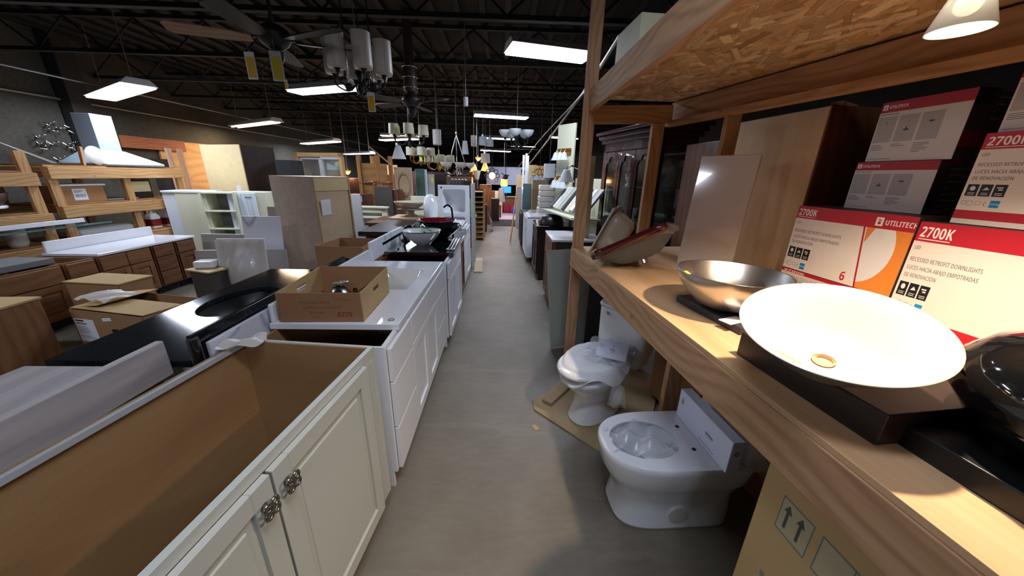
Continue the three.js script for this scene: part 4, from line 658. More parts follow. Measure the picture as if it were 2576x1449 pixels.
{ // near toilet, D-shaped rim, front towards the aisle
  const t = thing('toilet', 'white toilet without seat, plastic stuffed in its open bowl, nearest the tan carton', 'toilet', [.80, 0, -1.30], R(-88));
  const P = M.porcelain, out = [[0, 0, -.02, .15, .3, 3.2, .25, 7], [.02, 0, -.02, .152, .3, 3.2, .255, 7], [.1, 0, -.02, .145, .3, 3.2, .24, 7], [.2, 0, -.01, .15, .3, 3, .245, 7], [.255, 0, 0, .168, .32, 2.7, .275, 8], [.3, 0, 0, .188, .33, 2.6, .3, 9], [.38, 0, 0, .2, .335, 2.5, .318, 10], [.402, 0, 0, .2, .335, 2.5, .318, 10], [.41, 0, 0, .194, .33, 2.5, .312, 10]];
  // body ring surface then inner bowl (hole at the top)
  part(t, 'body', loft(out, 64, false, true), P);
  const sh = new THREE.Shape(); const N = 64; for (let i = 0; i < N; i++) { const a = i / N * Math.PI * 2, c = Math.cos(a), s = Math.sin(a), k = 2 / (s > 0 ? 2.5 : 10); const x = .194 * Math.sign(c) * Math.abs(c) ** k, z = (s > 0 ? .312 : .33) * Math.sign(s) * Math.abs(s) ** k; i ? sh.lineTo(x, z) : sh.moveTo(x, z); }
  const ho = new THREE.Path(); ho.absellipse(0, .105, .125, .165, 0, Math.PI * 2); sh.holes.push(ho);
  const g = new THREE.ExtrudeGeometry(sh, { depth: .004, bevelEnabled: false, curveSegments: 48 }); g.rotateX(Math.PI / 2); g.translate(0, .41, 0); part(t, 'rim_deck', g, P);
  part(t, 'inner_bowl', loft([[.2, 0, .08, .05, .06], [.24, 0, .09, .09, .12], [.32, 0, .1, .13, .17], [.385, 0, .105, .14, .18], [.4075, 0, .105, .126, .166]], 48, false, true), phys({ color: 0xe9ebf0, roughness: .15, side: THREE.DoubleSide, clearcoat: .6 }));
  for (const s of [-1, 1]) part(t, 'bolt_hole', tr(cyl(.009, .009, .003, 14), s * .075, .4105, -.1), M.darkMetal);
  part(t, 'side_cap', tr(cyl(.045, .045, .012, 28), .148, .1, -.04, 0, 0, R(90)), M.wrapThick);
  part(t, 'tank', loft([[.38, 0, -.34, .185, .09, 6], [.5, 0, -.35, .19, .085, 7], [.74, 0, -.35, .195, .085, 7]], 48), P); part(t, 'tank_lid', bx(.4, .03, .19, .01), P, [0, .755, -.35]);
  single('plastic_bag', 'crumpled translucent plastic bag stuffed in the open toilet bowl', 'plastic bag', sheet(.24, .3, 22, 26, (x, z) => [x, .04 - .9 * x * x - 1.2 * z * z + .02 * Math.sin(x * 38 + z * 22) + .016 * Math.sin(z * 47 - x * 33), z]), M.wrap, [.66, .372, -1.32], [0, R(-88), R(12)]);
  single('foam_pad', 'folded white foam pad lying in the open toilet bowl', 'foam sheet', sheet(.13, .18, 10, 12, (x, z) => [x, .02 + .02 * Math.sin(z * 12) + .3 * x, z]), M.foam, [.75, .34, -1.27], [R(8), R(-60), R(-10)]);
  const b = thing('part_box', 'long slim white box with small print standing on the near toilet deck', 'box', [.98, .4105, -1.285], R(-86));
  part(b, 'body', bx(.38, .16, .055, .003), M.paperBlue, [0, .08, 0]); part(b, 'printed_face', new THREE.PlaneGeometry(.376, .156), print(512, 220, (c, W, H) => { c.fillStyle = '#dfe5f8'; c.fillRect(0, 0, W, H); c.fillStyle = '#4a4c58'; for (let i = 0; i < 8; i++) c.fillRect(300 + i * 9, 108 - 6 * hash(i, 1, 1), 6, 12 + 6 * hash(i, 1, 1)); c.fillRect(300, 126, 64, 3); c.fillRect(30, 50, 26, 4); c.fillStyle = '#9aa0b4'; c.fillRect(28, 62, 26, 36); c.fillStyle = '#4a4c58'; c.fillRect(250, 196, 150, 4); }), [0, .08, .0282]);
  part(b, 'end_symbol', tr(new THREE.TorusGeometry(.009, .0015, 6, 20), .1905, .1, 0, 0, R(90)), M.darkMetal);
}
{ // tan carton with blue handling symbols, in front of the posts
  const a = atX(1945, 1145, .80), h = a.y, z0 = a.z, w = .62, t = thing('carton', 'tan carton with blue handling symbols under the shelf front beam', 'carton', [.86, 0, z0 + w / 2], R(-90) + R(3));
  part(t, 'body', bx(w, h, .1, .004, 'x'), M.cartonPale, [0, h / 2, 0]);
  part(t, 'printed_face', new THREE.PlaneGeometry(w - .01, h - .01), print(1024, 900, (c, W, H) => { c.fillStyle = '#caa974'; c.fillRect(0, 0, W, H); for (let i = 0; i < 1400; i++) { c.fillStyle = `rgba(110,80,40,${.07 * hash(i, 1, 1)})`; c.fillRect(hash(i, 2, 1) * W, hash(i, 3, 1) * H, 40, 2); } c.strokeStyle = '#6f7d74'; c.lineWidth = 5; c.fillStyle = '#bfb492'; c.fillRect(110, 70, 150, 120); c.strokeRect(110, 70, 150, 120); c.fillStyle = '#50594f'; for (const x of [140, 205]) { c.fillRect(x, 110, 14, 60); c.beginPath(); c.moveTo(x - 14, 112); c.lineTo(x + 7, 84); c.lineTo(x + 28, 112); c.fill(); } c.fillStyle = '#bfb492'; c.fillRect(300, 70, 130, 120); c.strokeRect(300, 70, 130, 120); c.fillRect(450, 70, 260, 120); c.strokeRect(300, 70, 410, 120); c.fillStyle = '#2f8fc4'; c.beginPath(); c.arc(500, 125, 44, 0, 7); c.fill(); c.beginPath(); c.moveTo(600, 170); c.lineTo(660, 90); c.lineTo(690, 170); c.fill(); c.fillStyle = '#8f8b74'; for (let i = 0; i < 14; i++) c.fillRect(120 + i * 40, 380, 26, 40 * (.6 + .4 * hash(i, 3, 3))); }, .9), [0, h / 2, .051]);
  single('brown_carton', 'tall brown carton standing in shadow behind the far toilet', 'carton', bx(.3, .86, .5, .004, 'y'), M.carton, [1.33, .475, -1.98], [0, R(8), 0]);
  single('cardboard_piece', 'brown cardboard panel leaning behind the near toilet tank', 'cardboard', bx(.03, .8, .7, .003, 'y'), M.carton, [1.36, .4, -1.35], [0, R(3), 0]);
}
{ // glass shower panel leaning past the shelf post
  const t = thing('shower_screen', 'greenish glass shower panel leaning beside the shelf post', 'glass', [.78, 0, -3.02], R(18));
  part(t, 'pane', bx(.62, .95, .012, .002, 'y'), phys({ color: 0xb9c4bb, roughness: .15, transmission: .3, thickness: 0 }), [0, .472, -.1], [R(-12), 0, 0]);
  part(t, 'edge_clip', bx(.03, .02, .03, .004), M.chrome, [.2, .93, -.19]);
  single('black_screen', 'black flat panel standing behind the greenish glass', 'panel', bx(.03, .86, .36, .004, 'y'), M.blackMatte, [.97, .43, -2.86], [0, R(60), 0]);
}
// ---------------------------------------------------------------- right row of vanities
const faceAisleR = -Math.PI / 2;
{
  let t = thing('vanity_cabinet', 'dark brown vanity with white top beside the aisle past the shelf post', 'vanity', [.59 + .29, 0, -3.86 - .33], faceAisleR);
  cabinet(t, { w: .66, h: .88, d: .56, mat: M.espresso, front: M.brownWood, style: 'raised', cols: [[.5, [['drawer', .2], ['door', .8]]], [.5, [['drawer', .2], ['drawer', .4], ['drawer', .4]]]], sideToFloor: true });
  part(t, 'white_top', bx(.7, .025, .6, .004), M.marble, [0, .893, 0]);
  t = thing('vanity_cabinet', 'wide espresso brown cabinet with black top carrying a dark round basin', 'cabinet', [.5 + .36, 0, -5.2 - .4], faceAisleR);
  cabinet(t, { w: .8, h: .84, d: .6, mat: M.espresso, style: 'shaker', cols: [[.5, [['drawer', .22], ['door', .78]]], [.5, [['drawer', .22], ['door', .78]]]], sideToFloor: true });
  part(t, 'black_top', bx(.86, .03, .68, .004), M.blackGloss, [0, .856, 0]);
  let b = thing('basin', 'dark hammered round basin upside down on the espresso cabinet', 'sink', [.78, .8715, -5.42]);
  part(b, 'bowl', lathe([[.19, 0], [.2, .01], [.19, .06], [.16, .12], [.1, .15], [0, .155]], 44), M.bronzePan);
  t = thing('vanity_cabinet', 'white drawer cabinet past the espresso cabinet on the right of the aisle', 'cabinet', [.46 + .3, 0, -6.35 - .5], faceAisleR);
  cabinet(t, { w: 1.0, h: .86, d: .58, mat: M.whitePaint, style: 'shaker', top: true, cols: [[.34, [['drawer', .3], ['drawer', .35], ['drawer', .35]]], [.33, [['drawer', .25], ['door', .75]]], [.33, [['drawer', .25], ['door', .75]]]] });
  single('sink_tray', 'shallow white sink lying on the white cabinet past the espresso one', 'sink', flat([bx(.44, .05, .8, .015).translate(0, .025, 0), bx(.38, .02, .72, .01).translate(0, .06, 0)]), M.porcelain, [.74, .861, -6.8]);
  single('boxed_goods', 'pile of clear wrapped grey packs on the white cabinet beside the green glass door', 'pack', flat([0, 1, 2, 3, 4].map(i => bx(.3 - .01 * i, .1, .36, .02).translate(.01 * (i % 2), .05 + i * .102, 0))), M.wrapThick, [.82, .931, -6.62]);
  t = thing('base_cabinet', 'dark cabinet at the end of the right vanity row', 'cabinet', [.42 + .3, 0, -7.9], faceAisleR);
  cabinet(t, { w: .9, h: .82, d: .58, mat: M.slate, style: 'shaker', top: true, cols: [[.5, [['door', 1]]], [.5, [['door', 1]]]] });
}
{ // lamp display above the right row
  const t = thing('display_rack', 'pale sloping rack shelf of loose light covers above the right vanities', 'rack', [1.24, 0, -5.15], R(10));
  part(t, 'rack_shelf', bx(.5, .025, 1.3, .004, 'z'), M.creamWall, [-.22, 1.06, 0], [0, 0, R(-4)]); part(t, 'rack_back', bx(.03, .75, 1.2, .003, 'y'), M.creamWall, [.06, 1.2, 0]); for (const z of [-.62, .62]) part(t, 'support_leg', bx(.05, 1.05, .05, .003), M.pineWarm, [.07, .525, z]);
  const covers = [M.paleGrey, M.creamWall, M.slate, M.whitePaint, M.creamWall, M.blackMatte, M.paleGrey, M.creamWall, M.whitePaint, M.slate];
  for (let i = 0; i < 10; i++) { const z = .66 - i * .145, p = V(-.2, 0, z).applyAxisAngle(V(0, 1, 0), R(10)).add(V(1.24, 0, -5.15)); single('light_cover', 'long light cover leaning on the pale sloping rack', 'light cover', bx(.035, .4 + rnd(-.06, .06), .1 + rnd(0, .03), .012, 'y'), covers[i], [p.x, 1.275, p.z], [0, R(10 + rnd(-6, 6)), R(-38)], 'light covers leaning on the rack'); }
  // tall pale board with wall lights, standing on the espresso cabinet
  const bp = V(1.0, .8725, -5.78), bt = R(-58), d = thing('display_board', 'tall pale narrow display board carrying brass wall lights', 'display board', bp.toArray(), bt);
  part(d, 'board', bx(.4, 1.5, .03, .003, 'y'), M.creamWall, [0, .75, 0]);
  const wl = (y, lab) => { const q = thing('wall_light', lab, 'wall light', [bp.x, y, bp.z], bt); part(q, 'back_plate', bx(.3, .1, .02, .008), M.brass, [0, 0, .028]); for (const s of [-1, 0, 1]) { part(q, 'arm', tube([[s * .1, 0, .04], [s * .1, .03, .09], [s * .1, -.01, .12]], .008, 10, 6), M.brass); part(q, 'glass_shade', lathe([[.02, 0], [.035, -.02], [.05, -.07], [.075, -.12], [.07, -.12], [.03, -.02]], 20), M.frosted, [s * .1, -.01, .12]); } };
  wl(1.97, 'brass three-arm wall light with frosted bell shades on the pale board'); wl(1.55, 'lower brass wall light with hanging bell shades on the pale board');
  const s = thing('wall_light', 'single chrome wall light with white fluted shade past the pine post', 'wall light', atZ(1425, 440, -4.2).toArray());
  part(s, 'glass_shade', lathe([[.03, .06], [.04, .05], [.07, -.03], [.1, -.08], [.096, -.08], [.03, .05]], 28), M.frosted); part(s, 'arm', tube([[0, .06, 0], [.04, .1, 0], [.12, .08, 0], [.2, .06, 0]], .012, 14, 8), M.chrome); part(s, 'back_plate', bx(.03, .16, .12, .006), M.chrome, [.21, .06, 0]);
  const sp = atZ(1425, 440, -4.2); single('wood_board', 'light wooden panel carrying the chrome wall light', 'panel', bx(.05, sp.y + .2 - .907, .4, .003, 'y'), M.tanPanel, [sp.x + .255, (sp.y + .2 + .907) / 2, sp.z]);
}
{ // china cabinet
  const z1 = -3.55, t = thing('china_cabinet', 'dark cherry china cabinet with arched glass doors behind the pine shelf', 'china cabinet', [1.62, 0, -4.12], R(-78));
  const w = 1.15, d = .42, h = 2.0;
  part(t, 'back_panel', bx(w, h, .02, .002), M.cherry, [0, h / 2, -d / 2 + .01]); part(t, 'base', bx(w, .7, d, .006), M.cherry, [0, .35, 0]);
  for (const s of [-1, 1]) { part(t, 'side_post', bx(.05, h - .7, .05, .004, 'y'), M.cherry, [s * (w / 2 - .025), .7 + (h - .7) / 2, d / 2 - .025]); part(t, 'side_post', bx(.05, h - .7, .05, .004, 'y'), M.cherry, [s * (w / 2 - .025), .7 + (h - .7) / 2, -d / 2 + .025]); part(t, 'side_glass', bx(.006, h - .75, d - .1, 0), M.glassPane, [s * (w / 2 - .03), .7 + (h - .7) / 2, 0]); }
  part(t, 'crown', flat([bx(w + .06, .05, d + .06, .01).translate(0, h + .02, 0), bx(w + .12, .05, d + .12, .015).translate(0, h + .065, 0), bx(w + .18, .04, d + .18, .012).translate(0, h + .11, 0), bx(w, .1, d, .004).translate(0, h - .05, 0)]), M.cherry);
  for (let i = 0; i < 3; i++) { const dw = (w - .12) / 3, x = -w / 2 + .06 + dw * (i + .5), H = h - .82, sh = new THREE.Shape([[-dw / 2 + .004, 0], [dw / 2 - .004, 0], [dw / 2 - .004, H], [-dw / 2 + .004, H]].map(q => new THREE.Vector2(...q))), ho = new THREE.Path(), iw = dw / 2 - .05; ho.moveTo(-iw, .06); ho.lineTo(iw, .06); ho.lineTo(iw, H - .2); ho.quadraticCurveTo(iw, H - .12, iw * .5, H - .11); ho.quadraticCurveTo(iw * .45, H - .05, 0, H - .05); ho.quadraticCurveTo(-iw * .45, H - .05, -iw * .5, H - .11); ho.quadraticCurveTo(-iw, H - .12, -iw, H - .2); ho.closePath(); sh.holes.push(ho); const g = new THREE.ExtrudeGeometry(sh, { depth: .02, bevelEnabled: false }); uvm(g, 'y'); const dd = part(t, 'door', g, M.cherry, [x, .71, d / 2 - .01]); part(dd, 'pane', bx(dw - .08, H - .08, .004, 0), M.glassPane, [0, H / 2, .006]); }
  for (const y of [1.1, 1.5]) part(t, 'glass_shelf', bx(w - .1, .01, d - .06, 0), M.tealGlass, [0, y, 0]);
  const cups = [[-.4, .72], [-.1, .72], [.2, .72], [.42, .72], [-.35, 1.106], [0, 1.106], [.3, 1.106], [-.2, 1.506], [.2, 1.506]];
  for (const [x, y] of cups) { const p = V(x, y, .04).applyAxisAngle(V(0, 1, 0), R(-78)).add(V(1.62, 0, -4.12)); single('glass_vase', 'small pale glass vase inside the dark china cabinet', 'vase', lathe([[.03, 0], [.035, .01], [.012, .04], [.04, .09], [.045, .15], [.04, .15], [.008, .04], [0, .03]], 18), M.frosted, [p.x, p.y, p.z], null, 'glassware in the china cabinet'); }
  const g = thing('grey_armchair_part', 'grey upholstered curved armrest on a dark bracket behind the shelf post', 'armrest', [1.12, 0, -3.5], R(-40)); // stands past the post
  part(g, 'armrest', tr(cyl(.06, .06, .24, 18).scale(1, 1, 1.2), 0, 1.17, 0, R(90)), M.slate); part(g, 'bracket', bx(.06, 1.12, .08, .01), M.midGrey, [0, .56, 0]);
}

// ---------------------------------------------------------------- middle left: tall cabinets, tops and boards
// a board or unit seen between two pixel columns with its top at a pixel row, standing on the floor at depth z
function upright(name, label, cat, u0, u1, v, z, d, m, group, turn = 0) {
  const a = atZ(u0, v, z), b = atZ(u1, v, z), h = (a.y + b.y) / 2, w = b.x - a.x;
  return single(name, label, cat, bx(w, h, d, .004, 'y'), m, [(a.x + b.x) / 2, h / 2, z - d / 2], [0, turn, 0], group);
}
{ // big particleboard cabinet back
  const P0 = V(-3.42, 0, -5.3), P1 = V(-2.62, 0, -4.95), dir = P1.clone().sub(P0), w = dir.length(), turn = Math.atan2(-dir.z, dir.x), h = 1.52, d = .62;
  const t = thing('pantry_cabinet', 'big particleboard cabinet seen from behind with a paper note taped on', 'cabinet', [P0.x, 0, P0.z], turn);
  part(t, 'side_panel', bx(w, h, .018, .002, 'y'), M.particle, [w / 2, h / 2, 0]); part(t, 'side_panel', bx(w, h, .018, .002, 'y'), M.particle, [w / 2, h / 2, -d]);
  part(t, 'front_panel', bx(.018, h, d, .002, 'y'), M.particle, [.009, h / 2, -d / 2]); part(t, 'top_panel', bx(w, .018, d, .002), M.particle, [w / 2, h - .009, -d / 2]);
  part(t, 'back_sheet', bx(.008, h - .2, d - .03, .001, 'y'), M.tanBack, [w - .02, h / 2 - .08, -d / 2]);
  part(t, 'back_rail', bx(.018, .19, d - .03, .002), M.tanPanel, [w - .01, h - .1, -d / 2]); for (const s of [0, 1]) part(t, 'edge_strip', bx(.02, h, .02, .002, 'y'), M.particleEdge, [w - .005, h / 2, -.01 - s * (d - .02)]);
  part(t, 'paper_note', sheet(.16, .22, 6, 8, (x, z) => [x, .008 + .01 * Math.sin(z * 14), z]).rotateZ(-Math.PI / 2).rotateX(R(-86)).translate(0, 0, 0), M.paper, [w + .002, 1.1, -.15], [0, 0, 0]);
}
upright('cabinet_end', 'pale grey cabinet end panel standing right behind the particleboard cabinet', 'panel', 873, 905, 488, -6.1, .03, M.paleGrey);
{ // tall tan cabinet with dark side
  const a = atZ(503, 369, -6.9), b = atZ(600, 358, -6.55), h = (a.y + b.y) / 2, P = V(a.x, 0, -6.9), Q = V(b.x, 0, -6.55), dr = Q.clone().sub(P), w = dr.length();
  const t = thing('pantry_cabinet', 'tall tan pantry cabinet with a dark brown side near the left wall', 'cabinet', [P.x, 0, P.z], Math.atan2(-dr.z, dr.x));
  part(t, 'back_sheet', bx(w, h, .018, .002, 'y'), M.tanPanel, [w / 2, h / 2, 0]); part(t, 'dark_side', bx(.018, h, .62, .002, 'y'), M.espresso, [w - .009, h / 2, -.32]); part(t, 'left_side', bx(.018, h, .62, .002, 'y'), M.espresso, [.009, h / 2, -.32]); part(t, 'top_panel', bx(w, .018, .62, .002), M.tanPanel, [w / 2, h - .01, -.32]);
}
{ // white cabinets in a row standing in front of it
  const z = -5.95;
  const a = atZ(415, 490, z), a2 = atZ(442, 488, z), b = atZ(516, 482, z), c = atZ(600, 478, z), d = atZ(640, 476, z), h = b.y;
  let t = thing('wall_cabinet', 'cream tall cabinet with bluish white side standing by the white counter', 'cabinet', [(a.x + b.x) / 2 - .05, 0, z - .2], R(6)); const w = b.x - a.x;
  part(t, 'carcass', bx(w * .7, h, .4, .004, 'y'), M.creamWall, [w * .14, h / 2, 0]); part(t, 'white_side', bx(w * .28, h - .01, .38, .004, 'y'), M.blueWhite, [-w * .36, h / 2, 0]); part(t, 'top_trim', bx(w, .03, .41, .004), M.whitePaint, [0, h - .01, .004]);
  t = thing('bookcase', 'cream open shelf unit with three compartments beside the cream cabinet', 'bookcase', [(b.x + c.x) / 2 - .12, 0, z - .16], R(4)); const bw = .52;
  for (const s of [-1, 1]) part(t, 'side_panel', bx(.03, h, .32, .003, 'y'), M.creamWall, [s * bw / 2, h / 2, 0]); part(t, 'back_panel', bx(bw, h, .01, .001), M.midGrey, [0, h / 2, -.15]); for (let i = 0; i < 5; i++) part(t, 'shelf', bx(bw - .03, .022, .3, .002), M.creamWall, [0, h - .02 - i * .3, 0]);
  t = thing('wall_cabinet', 'white two-door wall cabinet with cream side standing on end beside the shelf unit', 'cabinet', [(c.x + d.x) / 2 - .22, 0, z - .1], R(3));
  part(t, 'carcass', bx(.62, .84, .36, .004, 'y'), M.creamWall, [.12, h - .42, -.18]); for (const s of [0, 1]) part(t, 'door', shakerGeo(.22, .8), M.blueWhite, [-.07 + s * .225, h - .42, .002]); part(t, 'lower_carcass', bx(.6, h - .85, .34, .003), M.creamWall, [.1, (h - .85) / 2, -.19]);
  const n = atZ(585, 472, z + .02); single('paper_tag', 'small white paper tag standing on the white two-door cabinet', 'tag', bx(.07, .1, .004, .001), M.paper, [n.x, h + .051, z - .12]);
}
{ // pedestal with small white sink parts
  const t = thing('plinth', 'dark grey-brown square pedestal on the floor carrying small white parts', 'stand', [-3.62, 0, -4.25], R(-18));
  part(t, 'column', bx(.34, .4, .4, .006, 'y'), M.darkGrey, [0, .2, 0]); part(t, 'top_board', bx(.4, .02, .46, .004), M.tanPanel, [0, .411, 0]);
  single('soap_dish', 'small white ceramic block on the dark pedestal', 'dish', bx(.22, .09, .15, .02), M.porcelain, [-3.69, .4665, -4.2], [0, .2, 0]);
}
// vanity tops leaning in wrapping
function leanTop(label, u0, u1, v0, v1, z, m, turn, group) {
  const a = atZ(u0, v1, z), b = atZ(u1, v1, z), c = atZ(u0, v0, z), w = b.x - a.x, h = c.y - a.y, y0 = Math.max(0, a.y);
  const t = thing('wrapped_sink_slab', label, 'vanity top', [(a.x + b.x) / 2, y0, z], turn);
  part(t, 'slab', bx(w, h, .03, .01, 'y'), m, [0, h / 2, -.06], [R(-7), 0, 0]);
  const bowl = loft([[0, 0, 0, w * .33, h * .27, 2.3], [.05, 0, 0, w * .3, h * .24, 2.3], [.1, 0, 0, w * .16, h * .13, 2.2]], 40); bowl.rotateX(Math.PI / 2); part(t, 'bowl_back', bowl, m, [0, h * .47, -.045], [R(-7), 0, 0]);
  return t;
}
{
  const st = (label, u0, u1, v0, z, m, turn = 0) => { const a = atZ(u0, v0, z), b = atZ(u1, v0, z); const t = thing('wrapped_sink_slab', label, 'vanity top', [(a.x + b.x) / 2, 0, z], turn), w = b.x - a.x, h = (a.y + b.y) / 2; part(t, 'slab', bx(w, h, .03, .008, 'y'), m, [0, h / 2 - .004, -h * .06], [R(-7), 0, 0]); return [t, w, h]; };
  let [t, w, h] = st('plastic wrapped white vanity top with moulded bowl leaning on the floor', 535, 650, 602, -4.25, plain(0xd6ccc6, .35), R(6));
  const bowl = loft([[0, 0, 0, w * .36, h * .3, 2.3], [.05, 0, 0, w * .32, h * .26, 2.3], [.1, 0, 0, w * .16, h * .13, 2.2]], 40); bowl.rotateX(Math.PI / 2); part(t, 'bowl_back', bowl, M.porcelain, [0, h * .5, -h * .06 + .012], [R(-7), 0, 0]);
  part(t, 'clear_wrap', sheet(w * 1.02, h * .96, 20, 24, (x, z) => [x, .006 * Math.sin(x * 40 + z * 13) + .13 * Math.exp(-(x * x) / (w * w * .08) - (z * z) / (h * h * .06)), z]).rotateX(Math.PI / 2 - R(7)), M.wrapThick, [0, h * .5, -h * .06 + .03]);
  part(t, 'foam_roll', tr(cyl(.06, .06, w * .8, 24), 0, .06, .1, 0, 0, R(90)), M.foam);
  st('pale marble vanity top leaning behind the wrapped top', 595, 690, 545, -4.75, M.marbleVein, R(4)); st('large greyish white vanity top standing behind the pedestal', 480, 545, 630, -4.9, plain(0xc4bfbb, .4), R(8)); st('white slab with dark rounded corner trim beside the wrapped vanity top', 630, 712, 628, -4.6, plain(0xb4b2b2, .35), R(2)); st('wide pale grey slab standing under the cream shelf unit', 495, 690, 590, -5.2, plain(0xb9b4ae, .5), 0); st('narrow light slab wedged against the particleboard cabinet', 658, 700, 520, -5.35, plain(0xa89c8c, .5), 0);
  const p = atY(610, 745, 0); single('brick_block', 'reddish brown block under the wrapped vanity top on the floor', 'block', bx(.36, .09, .18, .006), M.brownWood, [p.x + .25, .045, p.z + .05], [0, R(12), 0]);
}
{ // dark clothes-like bags above and the sliding window
  const z = -7.4, a = atZ(736, 380, z), b = atZ(868, 408, z), t = thing('sliding_window', 'wood framed sliding window leaning upright behind the particleboard cabinet', 'window', [(a.x + b.x) / 2, 0, z], R(-14));
  const w = b.x - a.x, h = a.y - .02, W = M.plyWall;
  for (const s of [-1, 1]) part(t, 'jamb', bx(.07, h, .09, .004, 'y'), W, [s * w / 2, h / 2, 0]); part(t, 'head', bx(w + .07, .08, .09, .004), W, [0, h - .04, 0]); part(t, 'sill', bx(w, .07, .1, .004), W, [0, .035, 0]); part(t, 'meeting_stile', bx(.05, h - .14, .05, .003, 'y'), M.paleGrey, [.06, h / 2, 0]);
  for (const s of [-1, 1]) { const pw = w / 2 - .06; part(t, 'sash', flat([bx(pw, .05, .04, .003).translate(0, (h - .2) / 2, 0), bx(pw, .05, .04, .003).translate(0, -(h - .2) / 2, 0), bx(.04, h - .2, .04, .003).translate(-pw / 2, 0, 0), bx(.04, h - .2, .04, .003).translate(pw / 2, 0, 0)]), M.paleGrey, [s * w / 4 + .02, h / 2, s * .02]); part(t, 'pane', bx(pw - .03, h - .22, .006, 0), M.glassPane, [s * w / 4 + .02, h / 2, s * .02]); }
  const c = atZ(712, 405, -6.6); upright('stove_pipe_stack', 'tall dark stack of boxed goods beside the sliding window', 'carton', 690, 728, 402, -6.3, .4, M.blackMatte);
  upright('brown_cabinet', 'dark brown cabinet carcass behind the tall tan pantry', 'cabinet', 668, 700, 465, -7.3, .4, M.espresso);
}

// ---------------------------------------------------------------- things hung from the roof
const rodTo = (t, y0, r = .006, m = M.darkMetal) => part(t, 'hanging_rod', bar([0, y0, 0], [0, HC - t.position.y - .01, 0], r, 6), m);
function fan(label, p, blades, len, m, drop = .12) {
  const t = thing('ceiling_fan', label, 'ceiling fan', p.toArray());
  part(t, 'motor', lathe([[0, -.09], [.05, -.085], [.1, -.05], [.13, 0], [.12, .05], [.06, .09], [.03, .1]], 32), M.fanDark); rodTo(t, .1, .014, M.fanDark); part(t, 'canopy_cup', cyl(.07, .05, .06, 20), M.fanDark, [0, HC - p.y - .04, 0]);
  part(t, 'light_kit', lathe([[0, -.2], [.03, -.19], [.05, -.15], [.06, -.1]], 24), M.fanDark);
  for (const [a, mm] of blades) { const g = extrude([[.16, -.045], [.3, -.07], [len - .04, -.08], [len, -.05], [len, .05], [len - .04, .08], [.3, .07], [.16, .045]], .008, .001); g.rotateX(Math.PI / 2 + R(11)); const b = part(t, 'blade', g, mm || m, [0, -.02, 0], [0, a, 0]); part(b, 'blade_iron', bx(.14, .012, .04, .003), M.darkMetal, [.14, .01, 0]); }
  return t;
}
function tagCard(label, p, h, m = M.yellowTag, turn = 0) { const t = thing('price_tag', label, 'tag', [p.x, p.y, p.z], turn, 'yellow hanging tags'); part(t, 'card', bx(h * .32, h * .76, .007, .001), m, [0, -h * .56, 0]); part(t, 'clear_sleeve', bx(h * .4, h, .003, .001), M.wrap, [0, -h * .5, 0]); part(t, 'string', bar([0, 0, 0], [0, .14, 0], .002, 4), M.conduit); return t; }
{
  const p = atZ(690, 95, -3.4);
  fan('dark ceiling fan with one pale blade and yellow tags near the first light', p, [[R(18)], [R(90 + 18)], [R(200), M.rawWood], [R(272)], [R(335)]], .72, M.fanDark);
  tagCard('yellow paper tag in a clear sleeve hanging under the dark ceiling fan', atZ(625, 130, -3.3), .2); tagCard('yellow paper tag in a clear sleeve hanging under the dark ceiling fan', atZ(690, 128, -3.3), .22, plain(0xb8a51c, .6), .2); tagCard('small yellow tag hanging on the fan chain', atZ(718, 200, -3.4), .07);
  const q = atZ(1035, 255, -5.2), f2 = fan('brown ceiling fan with chrome collar hanging between the chandeliers', q, [[R(8)], [R(80)], [R(152)], [R(224)], [R(-32)]], .62, M.fanBlade);
  part(f2, 'column', lathe([[.05, .1], [.09, .12], [.09, .4], [.06, .44], [.06, HC - q.y - .05]], 24), M.fanBlade); for (const y of [.16, .28, .4]) part(f2, 'collar', tr(new THREE.TorusGeometry(.092, .008, 6, 24), 0, y, 0, R(90)), M.chrome);
}
const SH = {
  drum: lathe([[.06, 0], [.066, .0], [.06, .12], [.055, .12], [.06, .004]], 22), jar: lathe([[.03, 0], [.065, .0], [.07, .02], [.07, .24], [.066, .24], [.064, .01]], 24),
  tulip: lathe([[.012, 0], [.03, .005], [.065, .03], [.085, .07], [.088, .095], [.084, .095], [.06, .034], [.02, .01]], 26), cone: lathe([[.02, .16], [.03, .16], [.09, 0], [.086, 0], [.024, .15]], 26), bell: lathe([[.02, 0], [.035, -.02], [.05, -.06], [.065, -.1], [.06, -.1], [.03, -.02]], 22),
};
function chandelier(label, p, o) {
  const { n = 5, r = .25, shade = SH.drum, sm = M.shadeCream, arm = M.darkMetal, up = true, s = 1, a0 = 0, group } = o;
  const t = thing('chandelier', label, 'chandelier', p.toArray(), 0, group);
  part(t, 'centre_column', lathe([[0, -.14], [.012, -.12], [.03, -.09], [.014, -.05], [.02, 0], [.035, .03], [.012, .07], [.01, .22], [0, .23]].map(q => [q[0] * s, q[1] * s]), 18), arm); rodTo(t, .2 * s, .005, M.conduit);
  for (let i = 0; i < n; i++) { const a = a0 + i / n * Math.PI * 2, c = Math.cos(a), z = Math.sin(a); part(t, 'arm', tube([[0, -.02 * s, 0], [c * r * .5, -.1 * s, z * r * .5], [c * r, -.05 * s, z * r], [c * r, 0, z * r]], .007 * s, 14, 6), arm); const h = part(t, 'shade', shade, sm, [c * r, up ? .02 * s : .0, z * r]); h.scale.setScalar(s); part(t, 'candle_cup', cyl(.02 * s, .014 * s, .03 * s, 12), arm, [c * r, .005, z * r]); }
  return t;
}
chandelier('chandelier of wrapped clear glass cylinder shades on long stems near the first ceiling light', atZ(905, 195, -3.7), { n: 6, r: .23, shade: SH.jar, sm: M.wrapThick, arm: M.darkMetal, s: 1.15 });
